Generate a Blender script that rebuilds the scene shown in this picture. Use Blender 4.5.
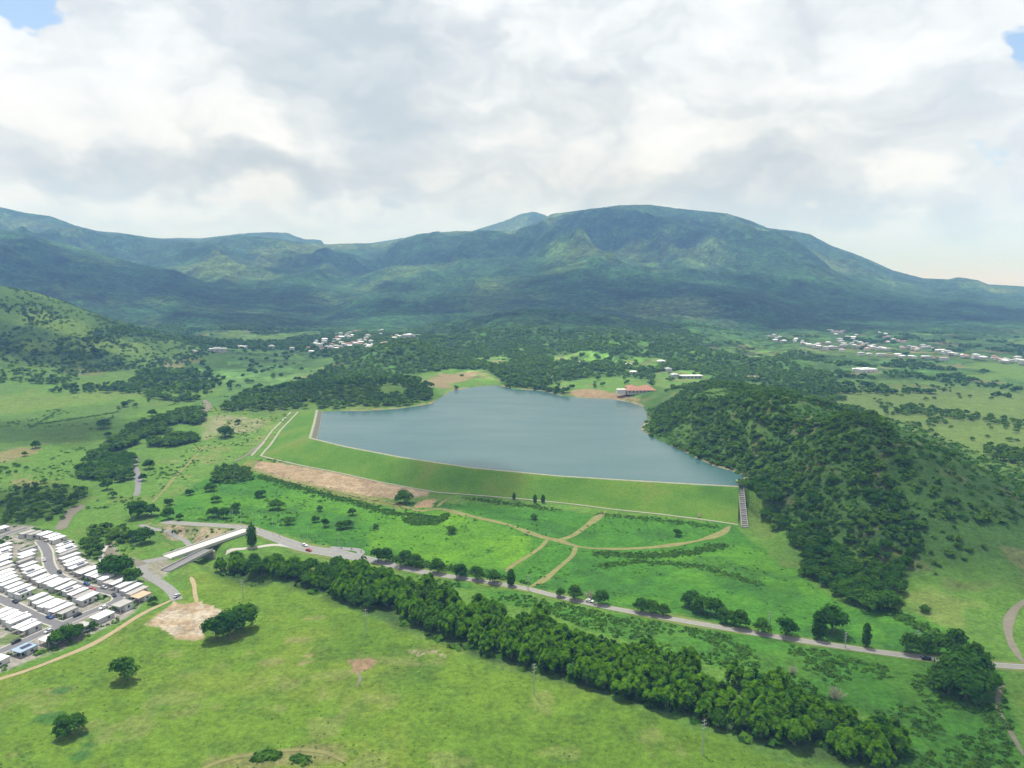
import bpy, bmesh, math, random
import numpy as np
from mathutils import Vector, Matrix

random.seed(7)
RNG = np.random.default_rng(11)
SC = bpy.context.scene
COL = SC.collection
for o in list(bpy.data.objects):
    bpy.data.objects.remove(o)

# ------------------------------------------------------------------ camera
CAM_H, FPX, PITCH = 170.0, 710.0, math.radians(7.9)
cam_data = bpy.data.cameras.new('camera')
cam_data.sensor_width = 36.0
cam_data.lens = FPX / 1024 * 36.0
cam_data.clip_start = 1.0
cam_data.clip_end = 120000.0
cam = bpy.data.objects.new('camera', cam_data)
cam.location = (0, 0, CAM_H)
cam.rotation_euler = (math.pi / 2 - PITCH, 0, 0)
COL.objects.link(cam)
SC.camera = cam

# ------------------------------------------------------------------ exposure / render
SC.view_settings.view_transform = 'Standard'
SC.view_settings.look = 'None'
SC.view_settings.gamma = 1.0
SC.view_settings.use_curve_mapping = False
SC.view_settings.exposure = 0.76
SC.render.engine = 'CYCLES'
SC.cycles.use_denoising = True
SC.cycles.max_bounces = 5
SC.cycles.diffuse_bounces = 2
SC.cycles.glossy_bounces = 2
SC.cycles.transmission_bounces = 2
SC.cycles.transparent_max_bounces = 8
SC.cycles.volume_bounces = 0
SC.cycles.use_adaptive_sampling = False

# ------------------------------------------------------------------ sun
SUN_DIR = Vector((-0.14, 0.27, 0.95)).normalized()      # towards the sun
sun_data = bpy.data.lights.new('sun', 'SUN')
sun_data.energy = 3.5
sun_data.angle = math.radians(0.5)
sun_data.color = (1.0, 0.985, 0.96)
sun = bpy.data.objects.new('sun', sun_data)
sun.rotation_euler = SUN_DIR.to_track_quat('Z', 'Y').to_euler()
sun.location = (0, 0, 3000)
COL.objects.link(sun)


def pix_dir(px, py):
    """Direction in the world of a photograph pixel (arrays allowed)."""
    a = (np.asarray(px, float) - 512) / FPX
    b = (384 - np.asarray(py, float)) / FPX
    c, s = math.cos(PITCH), math.sin(PITCH)
    return a + 0 * b, c + b * s + 0 * a, -s + b * c + 0 * a


# ------------------------------------------------------------------ world: Nishita sky behind broken cloud
world = bpy.data.worlds.new('World')
SC.world = world
world.use_nodes = True
WN, WL = world.node_tree.nodes, world.node_tree.links
WN.clear()


def wnode(t, **kw):
    n = WN.new(t)
    for k, v in kw.items():
        setattr(n, k, v)
    return n


def wmath(op, a, b=None, c=None, clamp=False):
    n = wnode('ShaderNodeMath', operation=op)
    n.use_clamp = clamp
    for i, v in enumerate((a, b, c)):
        if v is None:
            continue
        if isinstance(v, (int, float)):
            n.inputs[i].default_value = v
        else:
            WL.new(v, n.inputs[i])
    return n.outputs[0]


def wramp(v, a, b):
    n = wnode('ShaderNodeMapRange', interpolation_type='SMOOTHSTEP')
    WL.new(v, n.inputs[0])
    n.inputs[1].default_value, n.inputs[2].default_value = a, b
    return n.outputs[0]


def wmix(f, a, b):
    n = wnode('ShaderNodeMix', data_type='RGBA')
    if isinstance(f, (int, float)):
        n.inputs[0].default_value = f
    else:
        WL.new(f, n.inputs[0])
    for i, v in ((6, a), (7, b)):
        if isinstance(v, tuple):
            n.inputs[i].default_value = v + (1.0,)
        else:
            WL.new(v, n.inputs[i])
    return n.outputs[2]


tc = wnode('ShaderNodeTexCoord')
sepd = wnode('ShaderNodeSeparateXYZ')
WL.new(tc.outputs['Generated'], sepd.inputs[0])
dz = wmath('MAXIMUM', sepd.outputs[2], 0.0)
az = wmath('ARCTAN2', sepd.outputs[0], sepd.outputs[1])
el = wmath('ARCSINE', sepd.outputs[2])
cp = wnode('ShaderNodeCombineXYZ')
WL.new(az, cp.inputs[0])
WL.new(wmath('MULTIPLY', el, 1.75), cp.inputs[1])
co = wnode('ShaderNodeCombineXYZ')
WL.new(az, co.inputs[0])
WL.new(el, co.inputs[1])


def wvec(op, a, b, scale=None):
    n = wnode('ShaderNodeVectorMath', operation=op)
    WL.new(a, n.inputs[0])
    if isinstance(b, tuple):
        n.inputs[1].default_value = b
    elif b is not None:
        WL.new(b, n.inputs[1])
    if scale is not None:
        n.inputs['Scale'].default_value = scale
    return n.outputs['Value'] if op == 'DOT_PRODUCT' else n.outputs[0]


def wnoise(scale, detail, rough, vec=None, colour=False, off=0.0):
    n = wnode('ShaderNodeTexNoise', noise_dimensions='2D')
    v = wvec('ADD', cp.outputs[0] if vec is None else vec, (off, off * .7, 0))
    WL.new(v, n.inputs['Vector'])
    n.inputs['Scale'].default_value = scale
    n.inputs['Detail'].default_value = detail
    n.inputs['Roughness'].default_value = rough
    return n.outputs['Color' if colour else 0]


warp = wvec('SCALE', wvec('SUBTRACT', wnoise(5.5, 4, .58, None, True, 3.0), (.5, .5, .5)), None, .20)
wcp = wvec('ADD', cp.outputs[0], warp)
wco = wvec('ADD', co.outputs[0], wvec('SCALE', warp, None, .8))
n_big = wnoise(2.6, 3, .5, wcp, off=11.3)
n_mid = wnoise(6.5, 5, .56, wcp, off=4.7)
n_fine = wnoise(19, 4, .6, wcp, off=1.9)
wvo = wnode('ShaderNodeTexVoronoi', voronoi_dimensions='2D', feature='F1')
WL.new(wcp, wvo.inputs['Vector'])
wvo.inputs['Scale'].default_value = 7.5
wvo.inputs['Detail'].default_value = 2.0
wvo.inputs['Roughness'].default_value = .55
puff = wmath('SUBTRACT', .42, wvo.outputs['Distance'])


def total(lst):
    """Banks of cloud or breaks at their true bearings: (px, py, wide, high in pixels of angle, strength)."""
    acc = None
    for px, py, wide, high, amp in lst:
        d = Vector([float(v) for v in pix_dir(px, py)]).normalized()
        v = wvec('SUBTRACT', wco, (math.atan2(d.x, d.y), math.asin(d.z), 0.0))
        v = wvec('MULTIPLY', v, (FPX / wide, FPX / high, 0.0))
        q = wmath('POWER', .3679, wvec('DOT_PRODUCT', v, v))
        acc = wmath('MULTIPLY', q, amp) if acc is None else wmath('MULTIPLY_ADD', q, amp, acc)
    return acc


grey = total([(350, 75, 100, 70, .55), (410, 140, 80, 45, .55), (185, 165, 110, 24, .95), (75, 178, 90, 14, .5), (300, 20, 110, 50, .35),
              (580, 150, 70, 24, .5), (470, 195, 160, 14, .5), (780, 190, 120, 20, .45), (620, 60, 120, 60, .3), (860, 130, 120, 60, .4), (960, 110, 70, 30, .55), (760, 212, 120, 10, .6),
              (250, 215, 200, 8, .35), (900, 210, 100, 8, .3)])
bright = total([(60, 70, 110, 60, .55), (230, 105, 70, 45, .3), (260, 140, 60, 18, .6), (560, 30, 80, 40, .2), (720, 60, 90, 40, .35),
                (860, 70, 80, 40, .3), (690, 130, 50, 28, .5), (840, 115, 45, 22, .45), (540, 200, 60, 8, .3), (130, 205, 130, 7, .45), (350, 205, 120, 8, .4), (480, 222, 70, 7, .7), (900, 180, 90, 14, .6), (920, 225, 90, 10, .45)])
hole = total([(16, 2, 19, 16, 1.3), (1020, 30, 24, 22, 1.3), (986, 160, 34, 14, .55), (985, 275, 80, 14, .05), (437, 217, 14, 4, .5)])

shade = wmath('MULTIPLY', wmath('SUBTRACT', n_big, 0.5), 0.9)
shade = wmath('MULTIPLY_ADD', wmath('SUBTRACT', n_mid, 0.5), 1.5, shade)
shade = wmath('MULTIPLY_ADD', wmath('SUBTRACT', n_fine, 0.5), 0.5, shade)
shade = wmath('MULTIPLY_ADD', puff, 1.0, shade)
tone = wmath('ADD', wmath('SUBTRACT', bright, grey), shade)
tone = wramp(tone, -1.9, 0.72)
cloud_col = wmix(tone, (0.330, 0.372, 0.402), (0.615, 0.634, 0.645))
low = wramp(dz, 0.15, -0.01)
cloud_col = wmix(wmath('MULTIPLY', low, .95), cloud_col, (0.37, 0.525, 0.75))
cover = wmath('ADD', wmath('MULTIPLY', wmath('SUBTRACT', n_mid, 0.5), 1.2), wmath('MULTIPLY', wmath('SUBTRACT', n_fine, 0.5), 0.6))
open_sky = wramp(wmath('ADD', hole, wmath('MULTIPLY', cover, -0.7)), 0.36, 0.72)
sky = wnode('ShaderNodeTexSky', sky_type='NISHITA')
sky.sun_disc = False
sky.sun_elevation = math.asin(SUN_DIR.z)
sky.sun_rotation = math.atan2(SUN_DIR.x, SUN_DIR.y)
sky.altitude = 170
sky.air_density = 1.0
sky.dust_density = 1.2
bg_sky = wnode('ShaderNodeBackground')
WL.new(sky.outputs[0], bg_sky.inputs[0])
bg_sky.inputs[1].default_value = 0.10
bg_cloud = wnode('ShaderNodeBackground')
WL.new(cloud_col, bg_cloud.inputs[0])
bg_cloud.inputs[1].default_value = 1.0
mixw = wnode('ShaderNodeMixShader')
WL.new(open_sky, mixw.inputs[0])
WL.new(bg_cloud.outputs[0], mixw.inputs[1])
WL.new(bg_sky.outputs[0], mixw.inputs[2])
wout = wnode('ShaderNodeOutputWorld')
WL.new(mixw.outputs[0], wout.inputs[0])

HAZE_DENSITY = 1.25e-4
HAZE_COLOR = (0.25, 0.49, 1.0)


# ================================================================== helpers
def tag(o, label=None, cat=None, group=None, kind=None):
    for k, v in (('label', label), ('category', cat), ('group', group), ('kind', kind)):
        if v:
            o[k] = v
    return o


def np_mesh(name, verts, faces, mat=None, smooth=False, colors=None, parent=None, loc=None, k=None):
    """Mesh object from numpy arrays; faces is an (n, k) int array."""
    me = np_data(name, verts, faces, mat, smooth, colors)
    o = bpy.data.objects.new(name, me)
    COL.objects.link(o)
    if parent is not None:
        o.parent = parent
    if loc is not None:
        o.location = loc
    return o


def np_data(name, verts, faces, mat=None, smooth=False, colors=None):
    verts = np.ascontiguousarray(verts, np.float32)
    faces = np.ascontiguousarray(faces, np.int32)
    me = bpy.data.meshes.new(name)
    me.vertices.add(len(verts))
    me.vertices.foreach_set('co', verts.ravel())
    n, kk = faces.shape
    me.loops.add(n * kk)
    me.loops.foreach_set('vertex_index', faces.ravel())
    me.polygons.add(n)
    me.polygons.foreach_set('loop_start', np.arange(0, n * kk, kk, dtype=np.int32))
    me.polygons.foreach_set('loop_total', np.full(n, kk, np.int32))
    if smooth:
        me.polygons.foreach_set('use_smooth', np.ones(n, bool))
    if colors is not None:
        a = me.color_attributes.new('tint', 'FLOAT_COLOR', 'POINT')
        c = np.ones((len(verts), 4), np.float32)
        c[:, :3] = colors
        a.data.foreach_set('color', c.ravel())
    me.update(calc_edges=True)
    if mat is not None:
        for m in (mat if isinstance(mat, (list, tuple)) else [mat]):
            me.materials.append(m)
    return me


class MB:
    """Collects boxes, tubes and faces into one mesh."""
    def __init__(self):
        self.v, self.f, self.m = [], [], []

    def face(self, pts, mi=0):
        i = len(self.v)
        self.v += [tuple(p) for p in pts]
        self.f.append(tuple(range(i, i + len(pts))))
        self.m.append(mi)

    def box(self, x0, x1, y0, y1, z0, z1, mi=0, mtx=None):
        i = len(self.v)
        pts = [(x, y, z) for z in (z0, z1) for x, y in ((x0, y0), (x1, y0), (x1, y1), (x0, y1))]
        if mtx is not None:
            pts = [tuple(mtx @ Vector(p)) for p in pts]
        self.v += pts
        for q in ((3, 2, 1, 0), (4, 5, 6, 7), (0, 1, 5, 4), (1, 2, 6, 5), (2, 3, 7, 6), (3, 0, 4, 7)):
            self.f.append(tuple(i + a for a in q))
            self.m.append(mi)

    def tube(self, a, b, r0, r1=None, n=8, mi=0, cap=True):
        r1 = r0 if r1 is None else r1
        a, b = Vector(a), Vector(b)
        d = (b - a).normalized()
        s = d.orthogonal().normalized()
        t = d.cross(s)
        i = len(self.v)
        for p, r in ((a, r0), (b, r1)):
            for k in range(n):
                an = 2 * math.pi * k / n
                self.v.append(tuple(p + (s * math.cos(an) + t * math.sin(an)) * r))
        for k in range(n):
            self.f.append((i + k, i + (k + 1) % n, i + n + (k + 1) % n, i + n + k))
            self.m.append(mi)
        if cap:
            self.f.append(tuple(i + n + k for k in range(n)))
            self.f.append(tuple(i + n - 1 - k for k in range(n)))
            self.m += [mi, mi]

    def data(self, name, mats):
        me = bpy.data.meshes.new(name)
        me.from_pydata(self.v, [], self.f)
        for m in (mats if isinstance(mats, (list, tuple)) else [mats]):
            me.materials.append(m)
        me.polygons.foreach_set('material_index', self.m)
        me.update()
        return me

    def build(self, name, mats, parent=None, loc=None):
        o = bpy.data.objects.new(name, self.data(name, mats))
        COL.objects.link(o)
        if parent is not None:
            o.parent = parent
        if loc is not None:
            o.location = loc
        return o


def empty(name, loc=(0, 0, 0), rz=0.0):
    o = bpy.data.objects.new(name, None)
    o.empty_display_size = 0.5
    o.location = loc
    o.rotation_euler = (0, 0, rz)
    COL.objects.link(o)
    return o


def link_copy(src, parent=None):
    c = src.copy()
    COL.objects.link(c)
    if parent is not None:
        c.parent = parent
    return c


def copy_tree(root, loc, rz=0.0, scale=None, label=None, group=None):
    r = link_copy(root)
    r.location, r.rotation_euler = loc, (0, 0, rz)
    if scale is not None:
        r.scale = scale
    if label:
        r['label'] = label
    if group:
        r['group'] = group
    for ch in root.children:
        c = link_copy(ch, r)
        for g in ch.children:
            link_copy(g, c)
    return r


def drop(root):
    """Remove a prototype after its copies exist."""
    for ch in list(root.children):
        for g in list(ch.children):
            bpy.data.objects.remove(g)
        bpy.data.objects.remove(ch)
    bpy.data.objects.remove(root)


# ------------------------------------------------------------------ noise
def hash2(xi, yi, seed):
    h = (xi.astype(np.int64) * 374761393 + yi.astype(np.int64) * 668265263 + seed * 974634777) & 0xFFFFFFFF
    h = ((h ^ (h >> 13)) * 1274126177) & 0xFFFFFFFF
    h = ((h ^ (h >> 16)) * 2246822519) & 0xFFFFFFFF
    return ((h ^ (h >> 13)) & 0xFFFFFF) / float(0xFFFFFF)


def vnoise(x, y, seed=0):
    x0, y0 = np.floor(x), np.floor(y)
    fx, fy = x - x0, y - y0
    fx = fx * fx * fx * (fx * (fx * 6 - 15) + 10)
    fy = fy * fy * fy * (fy * (fy * 6 - 15) + 10)
    a, b = hash2(x0, y0, seed), hash2(x0 + 1, y0, seed)
    c, d = hash2(x0, y0 + 1, seed), hash2(x0 + 1, y0 + 1, seed)
    return (a + (b - a) * fx) * (1 - fy) + (c + (d - c) * fx) * fy


def fbm(x, y, scale, octv=4, seed=0, gain=0.5):
    """Roughly -1..1."""
    s, amp, tot = 0.0, 1.0, 0.0
    x, y = x / scale, y / scale
    for k in range(octv):
        s = s + (vnoise(x, y, seed + k * 17) * 2 - 1) * amp
        tot += amp
        amp *= gain
        x, y = x * 2.03 + 13.7, y * 2.03 - 7.1
    return s / tot * 1.6


def ridged(x, y, scale, octv=4, seed=0):
    """0..1, sharp crests at 1."""
    s, amp, tot = 0.0, 1.0, 0.0
    x, y = x / scale, y / scale
    for k in range(octv):
        n = 1 - np.abs(vnoise(x, y, seed + k * 31) * 2 - 1)
        s = s + n * n * amp
        tot += amp
        amp *= 0.5
        x, y = x * 2.1 + 5.2, y * 2.1 + 1.3
    return s / tot


def bumps(x, y, cell, seed):
    """Rounded cells like tree crowns: 0..1, 1 at a crown's top."""
    x, y = x / cell, y / cell
    xi, yi = np.floor(x), np.floor(y)
    best = np.full(x.shape, 9.0)
    for dx in (-1, 0, 1):
        for dy in (-1, 0, 1):
            cx, cy = xi + dx, yi + dy
            px = cx + hash2(cx, cy, seed)
            py = cy + hash2(cx, cy, seed + 5)
            best = np.minimum(best, (px - x) ** 2 + (py - y) ** 2)
    return np.sqrt(np.clip(1 - best, 0, 1))


def sstep(a, b, x):
    t = np.clip((x - a) / (b - a), 0, 1)
    return t * t * (3 - 2 * t)


def seg_dist(x, y, P, closed=False):
    P = np.asarray(P, float)
    best = np.full(np.shape(x), 1e9)
    Q = np.roll(P, -1, 0) if closed else P[1:]
    for (ax, ay), (bx, by) in zip(P if closed else P[:-1], Q):
        dx, dy = bx - ax, by - ay
        L = dx * dx + dy * dy + 1e-9
        t = np.clip(((x - ax) * dx + (y - ay) * dy) / L, 0, 1)
        best = np.minimum(best, np.hypot(x - ax - t * dx, y - ay - t * dy))
    return best


def inside(x, y, P):
    P = np.asarray(P, float)
    r = np.zeros(np.shape(x), bool)
    for (ax, ay), (bx, by) in zip(P, np.roll(P, -1, 0)):
        c = (ay > y) != (by > y)
        r ^= c & (x < (bx - ax) * (y - ay) / ((by - ay) if by != ay else 1e-9) + ax)
    return r


def sdist(x, y, P):
    """Signed distance, positive inside."""
    return np.where(inside(x, y, P), 1, -1) * seg_dist(x, y, P, True)


def at_z(px, py, z):
    dx, dy, dzz = pix_dir(px, py)
    t = (z - CAM_H) / dzz
    return dx * t, dy * t


# ================================================================== terrain
WATER = 12.5
CREST = 15.0
SHORE_PX = [(318, 412), (338, 411), (363, 411), (396, 409), (418, 406), (431, 404), (438, 399), (451, 391), (473, 387), (496, 385), (512, 389),
            (542, 391), (562, 396), (582, 398), (612, 399), (632, 403), (644, 407), (648, 417), (641, 429), (652, 437), (674, 447), (697, 458),
            (714, 466), (732, 471), (744, 476), (743, 483)]
CREST_PX = [(317, 410), (314, 424), (310, 438), (345, 446.5), (400, 457), (470, 467.5), (560, 476), (640, 481), (700, 484.5), (739, 486.5)]
sx_, sy_ = at_z([p[0] for p in SHORE_PX], [p[1] for p in SHORE_PX], WATER)
SHORE = np.stack([sx_, sy_], 1)
cx_, cy_ = at_z([p[0] for p in CREST_PX], [p[1] for p in CREST_PX], CREST)
CRESTP = np.stack([cx_, cy_], 1)
LAKE = np.concatenate([SHORE, CRESTP[::-1]])

HILLS = [(258, 690, 44, 82, 125, 0), (296, 540, 27, 62, 85, 0), (255, 520, 18, 50, 60, 0), (235, 850, 24, 110, 120, 0)]


def hill_right(x, y):
    s = 0
    for cx, cy, a, ax, ay, r in HILLS:
        s = s + a * np.exp(-0.5 * (((x - cx) / ax) ** 2 + ((y - cy) / ay) ** 2))
    return s * (1 - (1 - sstep(168, 235, x)) * (1 - sstep(560, 660, y)))


def hill_left(x, y):
    s = 152 * np.exp(-0.5 * (((x + 1085) / 208) ** 2 + ((y - 1420) / 210) ** 2))
    return s


def crest_line(pts, D):
    px = np.array([p[0] for p in pts], float)
    py = np.array([p[1] for p in pts], float)
    dx, dy, dzz = pix_dir(px, py)
    return dx / dy, CAM_H + D * dzz / dy


R_MAIN = [(-300, 225), (-100, 215), (0, 212), (25, 217), (50, 221), (75, 230), (97, 235), (120, 236), (150, 240), (182, 242), (200, 242), (217, 239), (237, 237), (256, 238), (290, 243), (323, 246), (356, 244),
          (386, 244), (416, 236), (456, 232), (481, 233), (512, 234), (537, 226), (552, 217), (587, 213), (620, 208.5), (648, 208), (682, 213), (727, 219), (747, 225),
          (768, 233), (795, 234), (810, 236), (830, 247), (868, 262), (893, 273), (923, 281), (948, 282), (958, 280), (978, 283), (988, 287), (1024, 289), (1100, 291), (1300, 292)]
R_BACK = [(-300, 245), (200, 242), (237, 236), (256, 234), (286, 234), (303, 240), (321, 241), (326, 247), (360, 246), (378, 242), (402, 237), (412, 240), (440, 238), (474, 231), (505, 223), (520, 217), (532, 214),
          (545, 217), (560, 222), (600, 240), (700, 265), (1300, 340)]
R_LEFT = [(-300, 210), (0, 233), (37, 240), (75, 250), (112, 260), (140, 269), (175, 274), (200, 285), (225, 292), (250, 297), (290, 305), (340, 318), (400, 330), (1300, 345)]
R_MID = [(-300, 345), (250, 330), (300, 300), (350, 282), (395, 270), (440, 268), (480, 262), (560, 257), (612, 262), (672, 276), (712, 287), (745, 294), (800, 296), (868, 290), (943, 297), (1024, 302), (1300, 306)]
R_FOOT = [(-300, 352), (300, 352), (380, 342), (430, 334), (470, 328), (512, 322), (560, 320), (600, 323), (640, 327), (700, 331), (740, 336), (790, 347), (850, 362), (1300, 372)]
LAYERS = [  # crest, distance, front width, back width, spur amplitude
    (R_BACK, 7600, 2200, 3500, .02, 3),
    (R_MAIN, 5600, 3300, 2600, .42, 11),
    (R_MID, 4100, 1900, 1500, .34, 23),
    (R_LEFT, 3500, 1700, 1300, .34, 37),
    (R_FOOT, 2050, 850, 900, .55, 51)]
LINES = [crest_line(l[0], l[1]) for l in LAYERS]


def terrain(x, y):
    """Height of the land."""
    x = np.asarray(x, float)
    y = np.asarray(y, float)
    u = x / np.maximum(y, 1)
    base = 13 * sstep(620, 1050, y) * (1 - 0.5 * sstep(250, 450, x)) + 22 * sstep(1300, 2600, y)
    base = base + fbm(x, y, 130, 3, 2) * (0.5 + 1.2 * sstep(250, 700, y)) + fbm(x, y, 420, 2, 9) * 3.5 * sstep(800, 1300, y)
    base = base + 42 * np.clip(fbm(x, y, 260, 3, 19) + .3, 0, 1.2) * sstep(1220, 1500, y) * (1 - sstep(2300, 2800, y)) * sstep(-420, -220, x) * (1 - sstep(520, 800, x))
    # low wooded rise on the far shore
    base = base + 16 * np.exp(-0.5 * (((x + 200) / 110) ** 2 + ((y - 1030) / 75) ** 2)) + 14 * np.exp(-0.5 * (((x - 20) / 160) ** 2 + ((y - 1330) / 120) ** 2))
    h = base
    far = y > 1050
    if np.any(far):
        xf, yf, uf = x[far] if x.ndim else x, y[far] if y.ndim else y, u[far] if u.ndim else u
        top = np.zeros_like(xf)
        for (pts, D, wf, wb, amp, seed), (lu, lz) in zip(LAYERS, LINES):
            z = np.interp(uf, lu, lz)
            Dn = D + 260 * (D / 4000) * fbm(uf * D, yf * 0.0, 900, 2, seed + 2) * 0.6
            t = np.where(yf < Dn, (Dn - yf) / wf, (yf - Dn) / wb)
            t = np.clip(t, 0, 1)
            p = np.where(yf < Dn, (1 - t) ** 1.18, (1 - t) ** 1.8)
            r = ridged(xf + 0.35 * yf + 90 * fbm(xf, yf, 500, 2, seed + 3), yf * 0.55, 620 * (D / 4000) ** 0.6, 4, seed) - 0.45
            r2 = ridged(xf - .3 * yf, yf * .6 + 60 * fbm(xf, yf, 300, 2, seed + 4), 250 * (D / 4000) ** .5, 4, seed + 60) - .45
            e = z * p * (1 + amp * 4.2 * r * np.clip(t * 1.6, 0, 1) * (1 - t)) + (26 if amp > .1 else 0) * r2 * np.clip(t * 3, 0, 1) * (1 - t) * np.minimum(z / 350, 1) + 26 * fbm(xf, yf, 240, 3, seed + 8) * np.clip(t * 4, 0, 1) * (1 - t) * (z / 500)
            lim = CAM_H + (z - CAM_H) * yf / D - 4
            e = np.where((yf < Dn - 60) & (z > CAM_H), np.minimum(e, lim), e)
            top = np.where(e > top, e + 0.12 * top, top + 0.12 * e) - 0.12 * np.minimum(e, top) * np.ones_like(top)
        top = np.maximum(top, 0)
        add = np.sqrt(top ** 2 + 1.0) - 1.0
        if x.ndim:
            h = h.copy()
            h[far] = np.maximum(h[far], add + 0.35 * h[far])
        else:
            h = np.maximum(h, add + 0.35 * h)
    h = h + hill_right(x, y) * (1 + 0.16 * fbm(x, y, 60, 3, 71)) + hill_left(x, y) * (1 + 0.12 * fbm(x, y, 160, 3, 73))
    # sea beyond the ranges
    h = h * (1 - sstep(9000, 11500, y)) - 1.0 * sstep(9000, 11500, y)
    # lake
    near = (y > 500) & (y < 1500) & (np.abs(x) < 700)
    if np.any(near):
        if x.ndim:
            xn, yn, hn = x[near], y[near], h[near]
        else:
            xn, yn, hn = x, y, h
        ds = seg_dist(xn, yn, SHORE)
        ins = inside(xn, yn, LAKE)
        out = WATER + 0.35 + np.minimum(ds * 0.09, 3)
        w = sstep(2, 75, ds)
        behind = (yn > np.interp(xn, CRESTP[2:, 0], CRESTP[2:, 1])) & (xn > CRESTP[2, 0] - 8) | (xn > CRESTP[-1, 0] + 4)
        hn2 = np.where(behind, out * (1 - w) + np.maximum(hn, WATER + 0.6) * w, hn)
        hn2 = np.where(ins, WATER - 0.05 - np.minimum(ds * 0.3, 10), hn2)
        if x.ndim:
            h[near] = hn2
        else:
            h = hn2
    # river gully under the bridge
    for (gx, gy), (gx2, gy2) in GULLY:
        pass
    g = seg_dist(x, y, GULLY_P) if len(GULLY_P) else 1e9
    h = h - 5.0 * (1 - sstep(5, 15, g))
    return h


GULLY, GULLY_P = [], []


def ground_at(px, py):
    """Where the sight line of a photograph pixel meets the land (arrays)."""
    px, py = np.atleast_1d(np.asarray(px, float)), np.atleast_1d(np.asarray(py, float))
    dx, dy, dzz = pix_dir(px, py)
    Y = 120 * 1.012 ** np.arange(370)
    T = Y[None, :] / dy[:, None]
    X, ZZ = dx[:, None] * T, CAM_H + dzz[:, None] * T
    Yb = np.broadcast_to(Y[None, :], X.shape)
    Hh = terrain(X.ravel(), Yb.ravel().copy()).reshape(X.shape)
    below = ZZ <= Hh
    idx = np.where(below.any(1), below.argmax(1), Y.size - 1)
    idx = np.maximum(idx, 1)
    a = np.arange(len(px))
    d0 = (ZZ - Hh)[a, idx - 1]
    d1 = (ZZ - Hh)[a, idx]
    f = np.clip(d0 / np.where(d0 - d1 == 0, 1, d0 - d1), 0, 1)
    t = T[a, idx - 1] * (1 - f) + T[a, idx] * f
    return np.stack([dx * t, dy * t], 1)


def gz(x, y):
    return float(terrain(np.array([x]), np.array([y]))[0])


def P2G(pts):
    return ground_at([p[0] for p in pts], [p[1] for p in pts])


_g = ground_at([252, 222, 203, 180], [580, 562, 549, 533])
GULLY_P = [tuple(p) for p in _g]

# ------------------------------------------------------------------ features on the ground (photograph pixels -> ground)
HIGHWAY = P2G([(163, 522), (190, 524), (218, 525.5), (246, 528), (262, 533), (281, 540), (308, 549), (336, 553.5), (370, 560), (405, 568.5), (440, 575), (480, 581),
               (520, 587.5), (560, 597), (600, 606), (640, 613.5), (680, 620.5), (724, 628), (768, 635.5), (810, 642), (850, 648), (900, 655), (950, 660.5), (1000, 665.5), (1040, 668), (1110, 672)])
DIRT_PATH = P2G([(-40, 690), (0, 679), (30, 669.5), (60, 658), (90, 645.5), (112, 633), (132, 620), (150, 610), (168, 602), (177, 597)])
AREAS = {}


def area(name, pts):
    AREAS[name] = P2G(pts)
    return AREAS[name]


area('near_field', [(-60, 690), (60, 661), (130, 625), (175, 605), (195, 572), (230, 577), (300, 590), (360, 612), (430, 640), (465, 648), (500, 668), (590, 692), (690, 724), (800, 765), (860, 900), (400, 1000), (-200, 900)])
area('dirt_lot', [(147, 624), (160, 612), (174, 601), (186, 604), (200, 603), (224, 610), (208, 626), (204, 637), (192, 640), (170, 634)])
area('dirt_strip', [(256, 461), (280, 463), (330, 472), (390, 484), (434, 491), (428, 496), (400, 499), (340, 491), (290, 480), (256, 470)])
area('strip_verge', [(246, 461), (256, 460), (300, 478), (350, 490), (402, 503), (404, 510), (350, 498), (290, 484), (240, 468)])
area('orange_patch', [(411, 507.5), (425, 500), (437, 499), (432, 508)])
area('lush', [(150, 520), (215, 470), (262, 470), (400, 503), (440, 503), (735, 525), (780, 565), (850, 605), (905, 610), (1000, 655), (900, 653), (600, 604), (520, 586), (360, 553), (250, 528)])
area('vivid_tri', [(395, 510), (455, 510), (540, 540), (515, 572), (450, 565), (370, 548)])
area('rough_band', [(405, 573), (600, 610), (1000, 668), (1020, 768), (905, 790), (870, 715), (760, 680), (650, 650), (540, 612), (430, 580)])
area('cloud_shade_left', [(-60, 425), (60, 408), (130, 400), (140, 408), (110, 425), (80, 440), (0, 452), (-60, 460)])
area('dry_left', [(-20, 456), (30, 446), (45, 440), (38, 449), (20, 460), (-20, 466)])
area('dry_left_lower', [(10, 480), (30, 476), (38, 482), (25, 490)])
area('light_left', [(-60, 400), (0, 395), (60, 395), (150, 385), (145, 395), (60, 408), (-60, 422)])
area('works', [(148, 524), (175, 521), (200, 527), (238, 530), (242, 536), (215, 548), (190, 540), (165, 535)])
area('ramp_left', [(104, 545), (112, 541), (120, 555), (140, 560), (170, 556), (172, 570), (152, 582), (140, 578), (132, 560), (108, 570), (98, 575)])
area('town', [(-60, 530), (5, 524), (35, 527), (66, 537), (92, 560), (120, 575), (148, 588), (152, 598), (120, 620), (60, 650), (0, 672), (-60, 690)])
area('bare_back', [(420, 381), (440, 374), (478, 373), (470, 380), (445, 387), (430, 386)])
area('pink_shore', [(565, 393), (585, 389), (625, 393), (640, 400), (612, 398), (585, 397)])
area('bright_meadow', [(560, 385), (575, 380), (620, 385), (640, 382), (640, 388), (620, 392), (585, 388)])
area('hill_bare_lower', [(895, 590), (930, 588), (975, 605), (960, 625), (905, 615)])
area('dam_meadow', [(200, 412), (260, 418), (295, 412), (255, 450), (230, 462), (150, 500), (160, 470), (200, 440)])
area('pale_lot', [(202, 418), (225, 414), (262, 420), (255, 432), (225, 434), (204, 440)])
area('track_scar', [(350, 661), (358, 658), (376, 660), (370, 668), (358, 672), (352, 666)])
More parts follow.
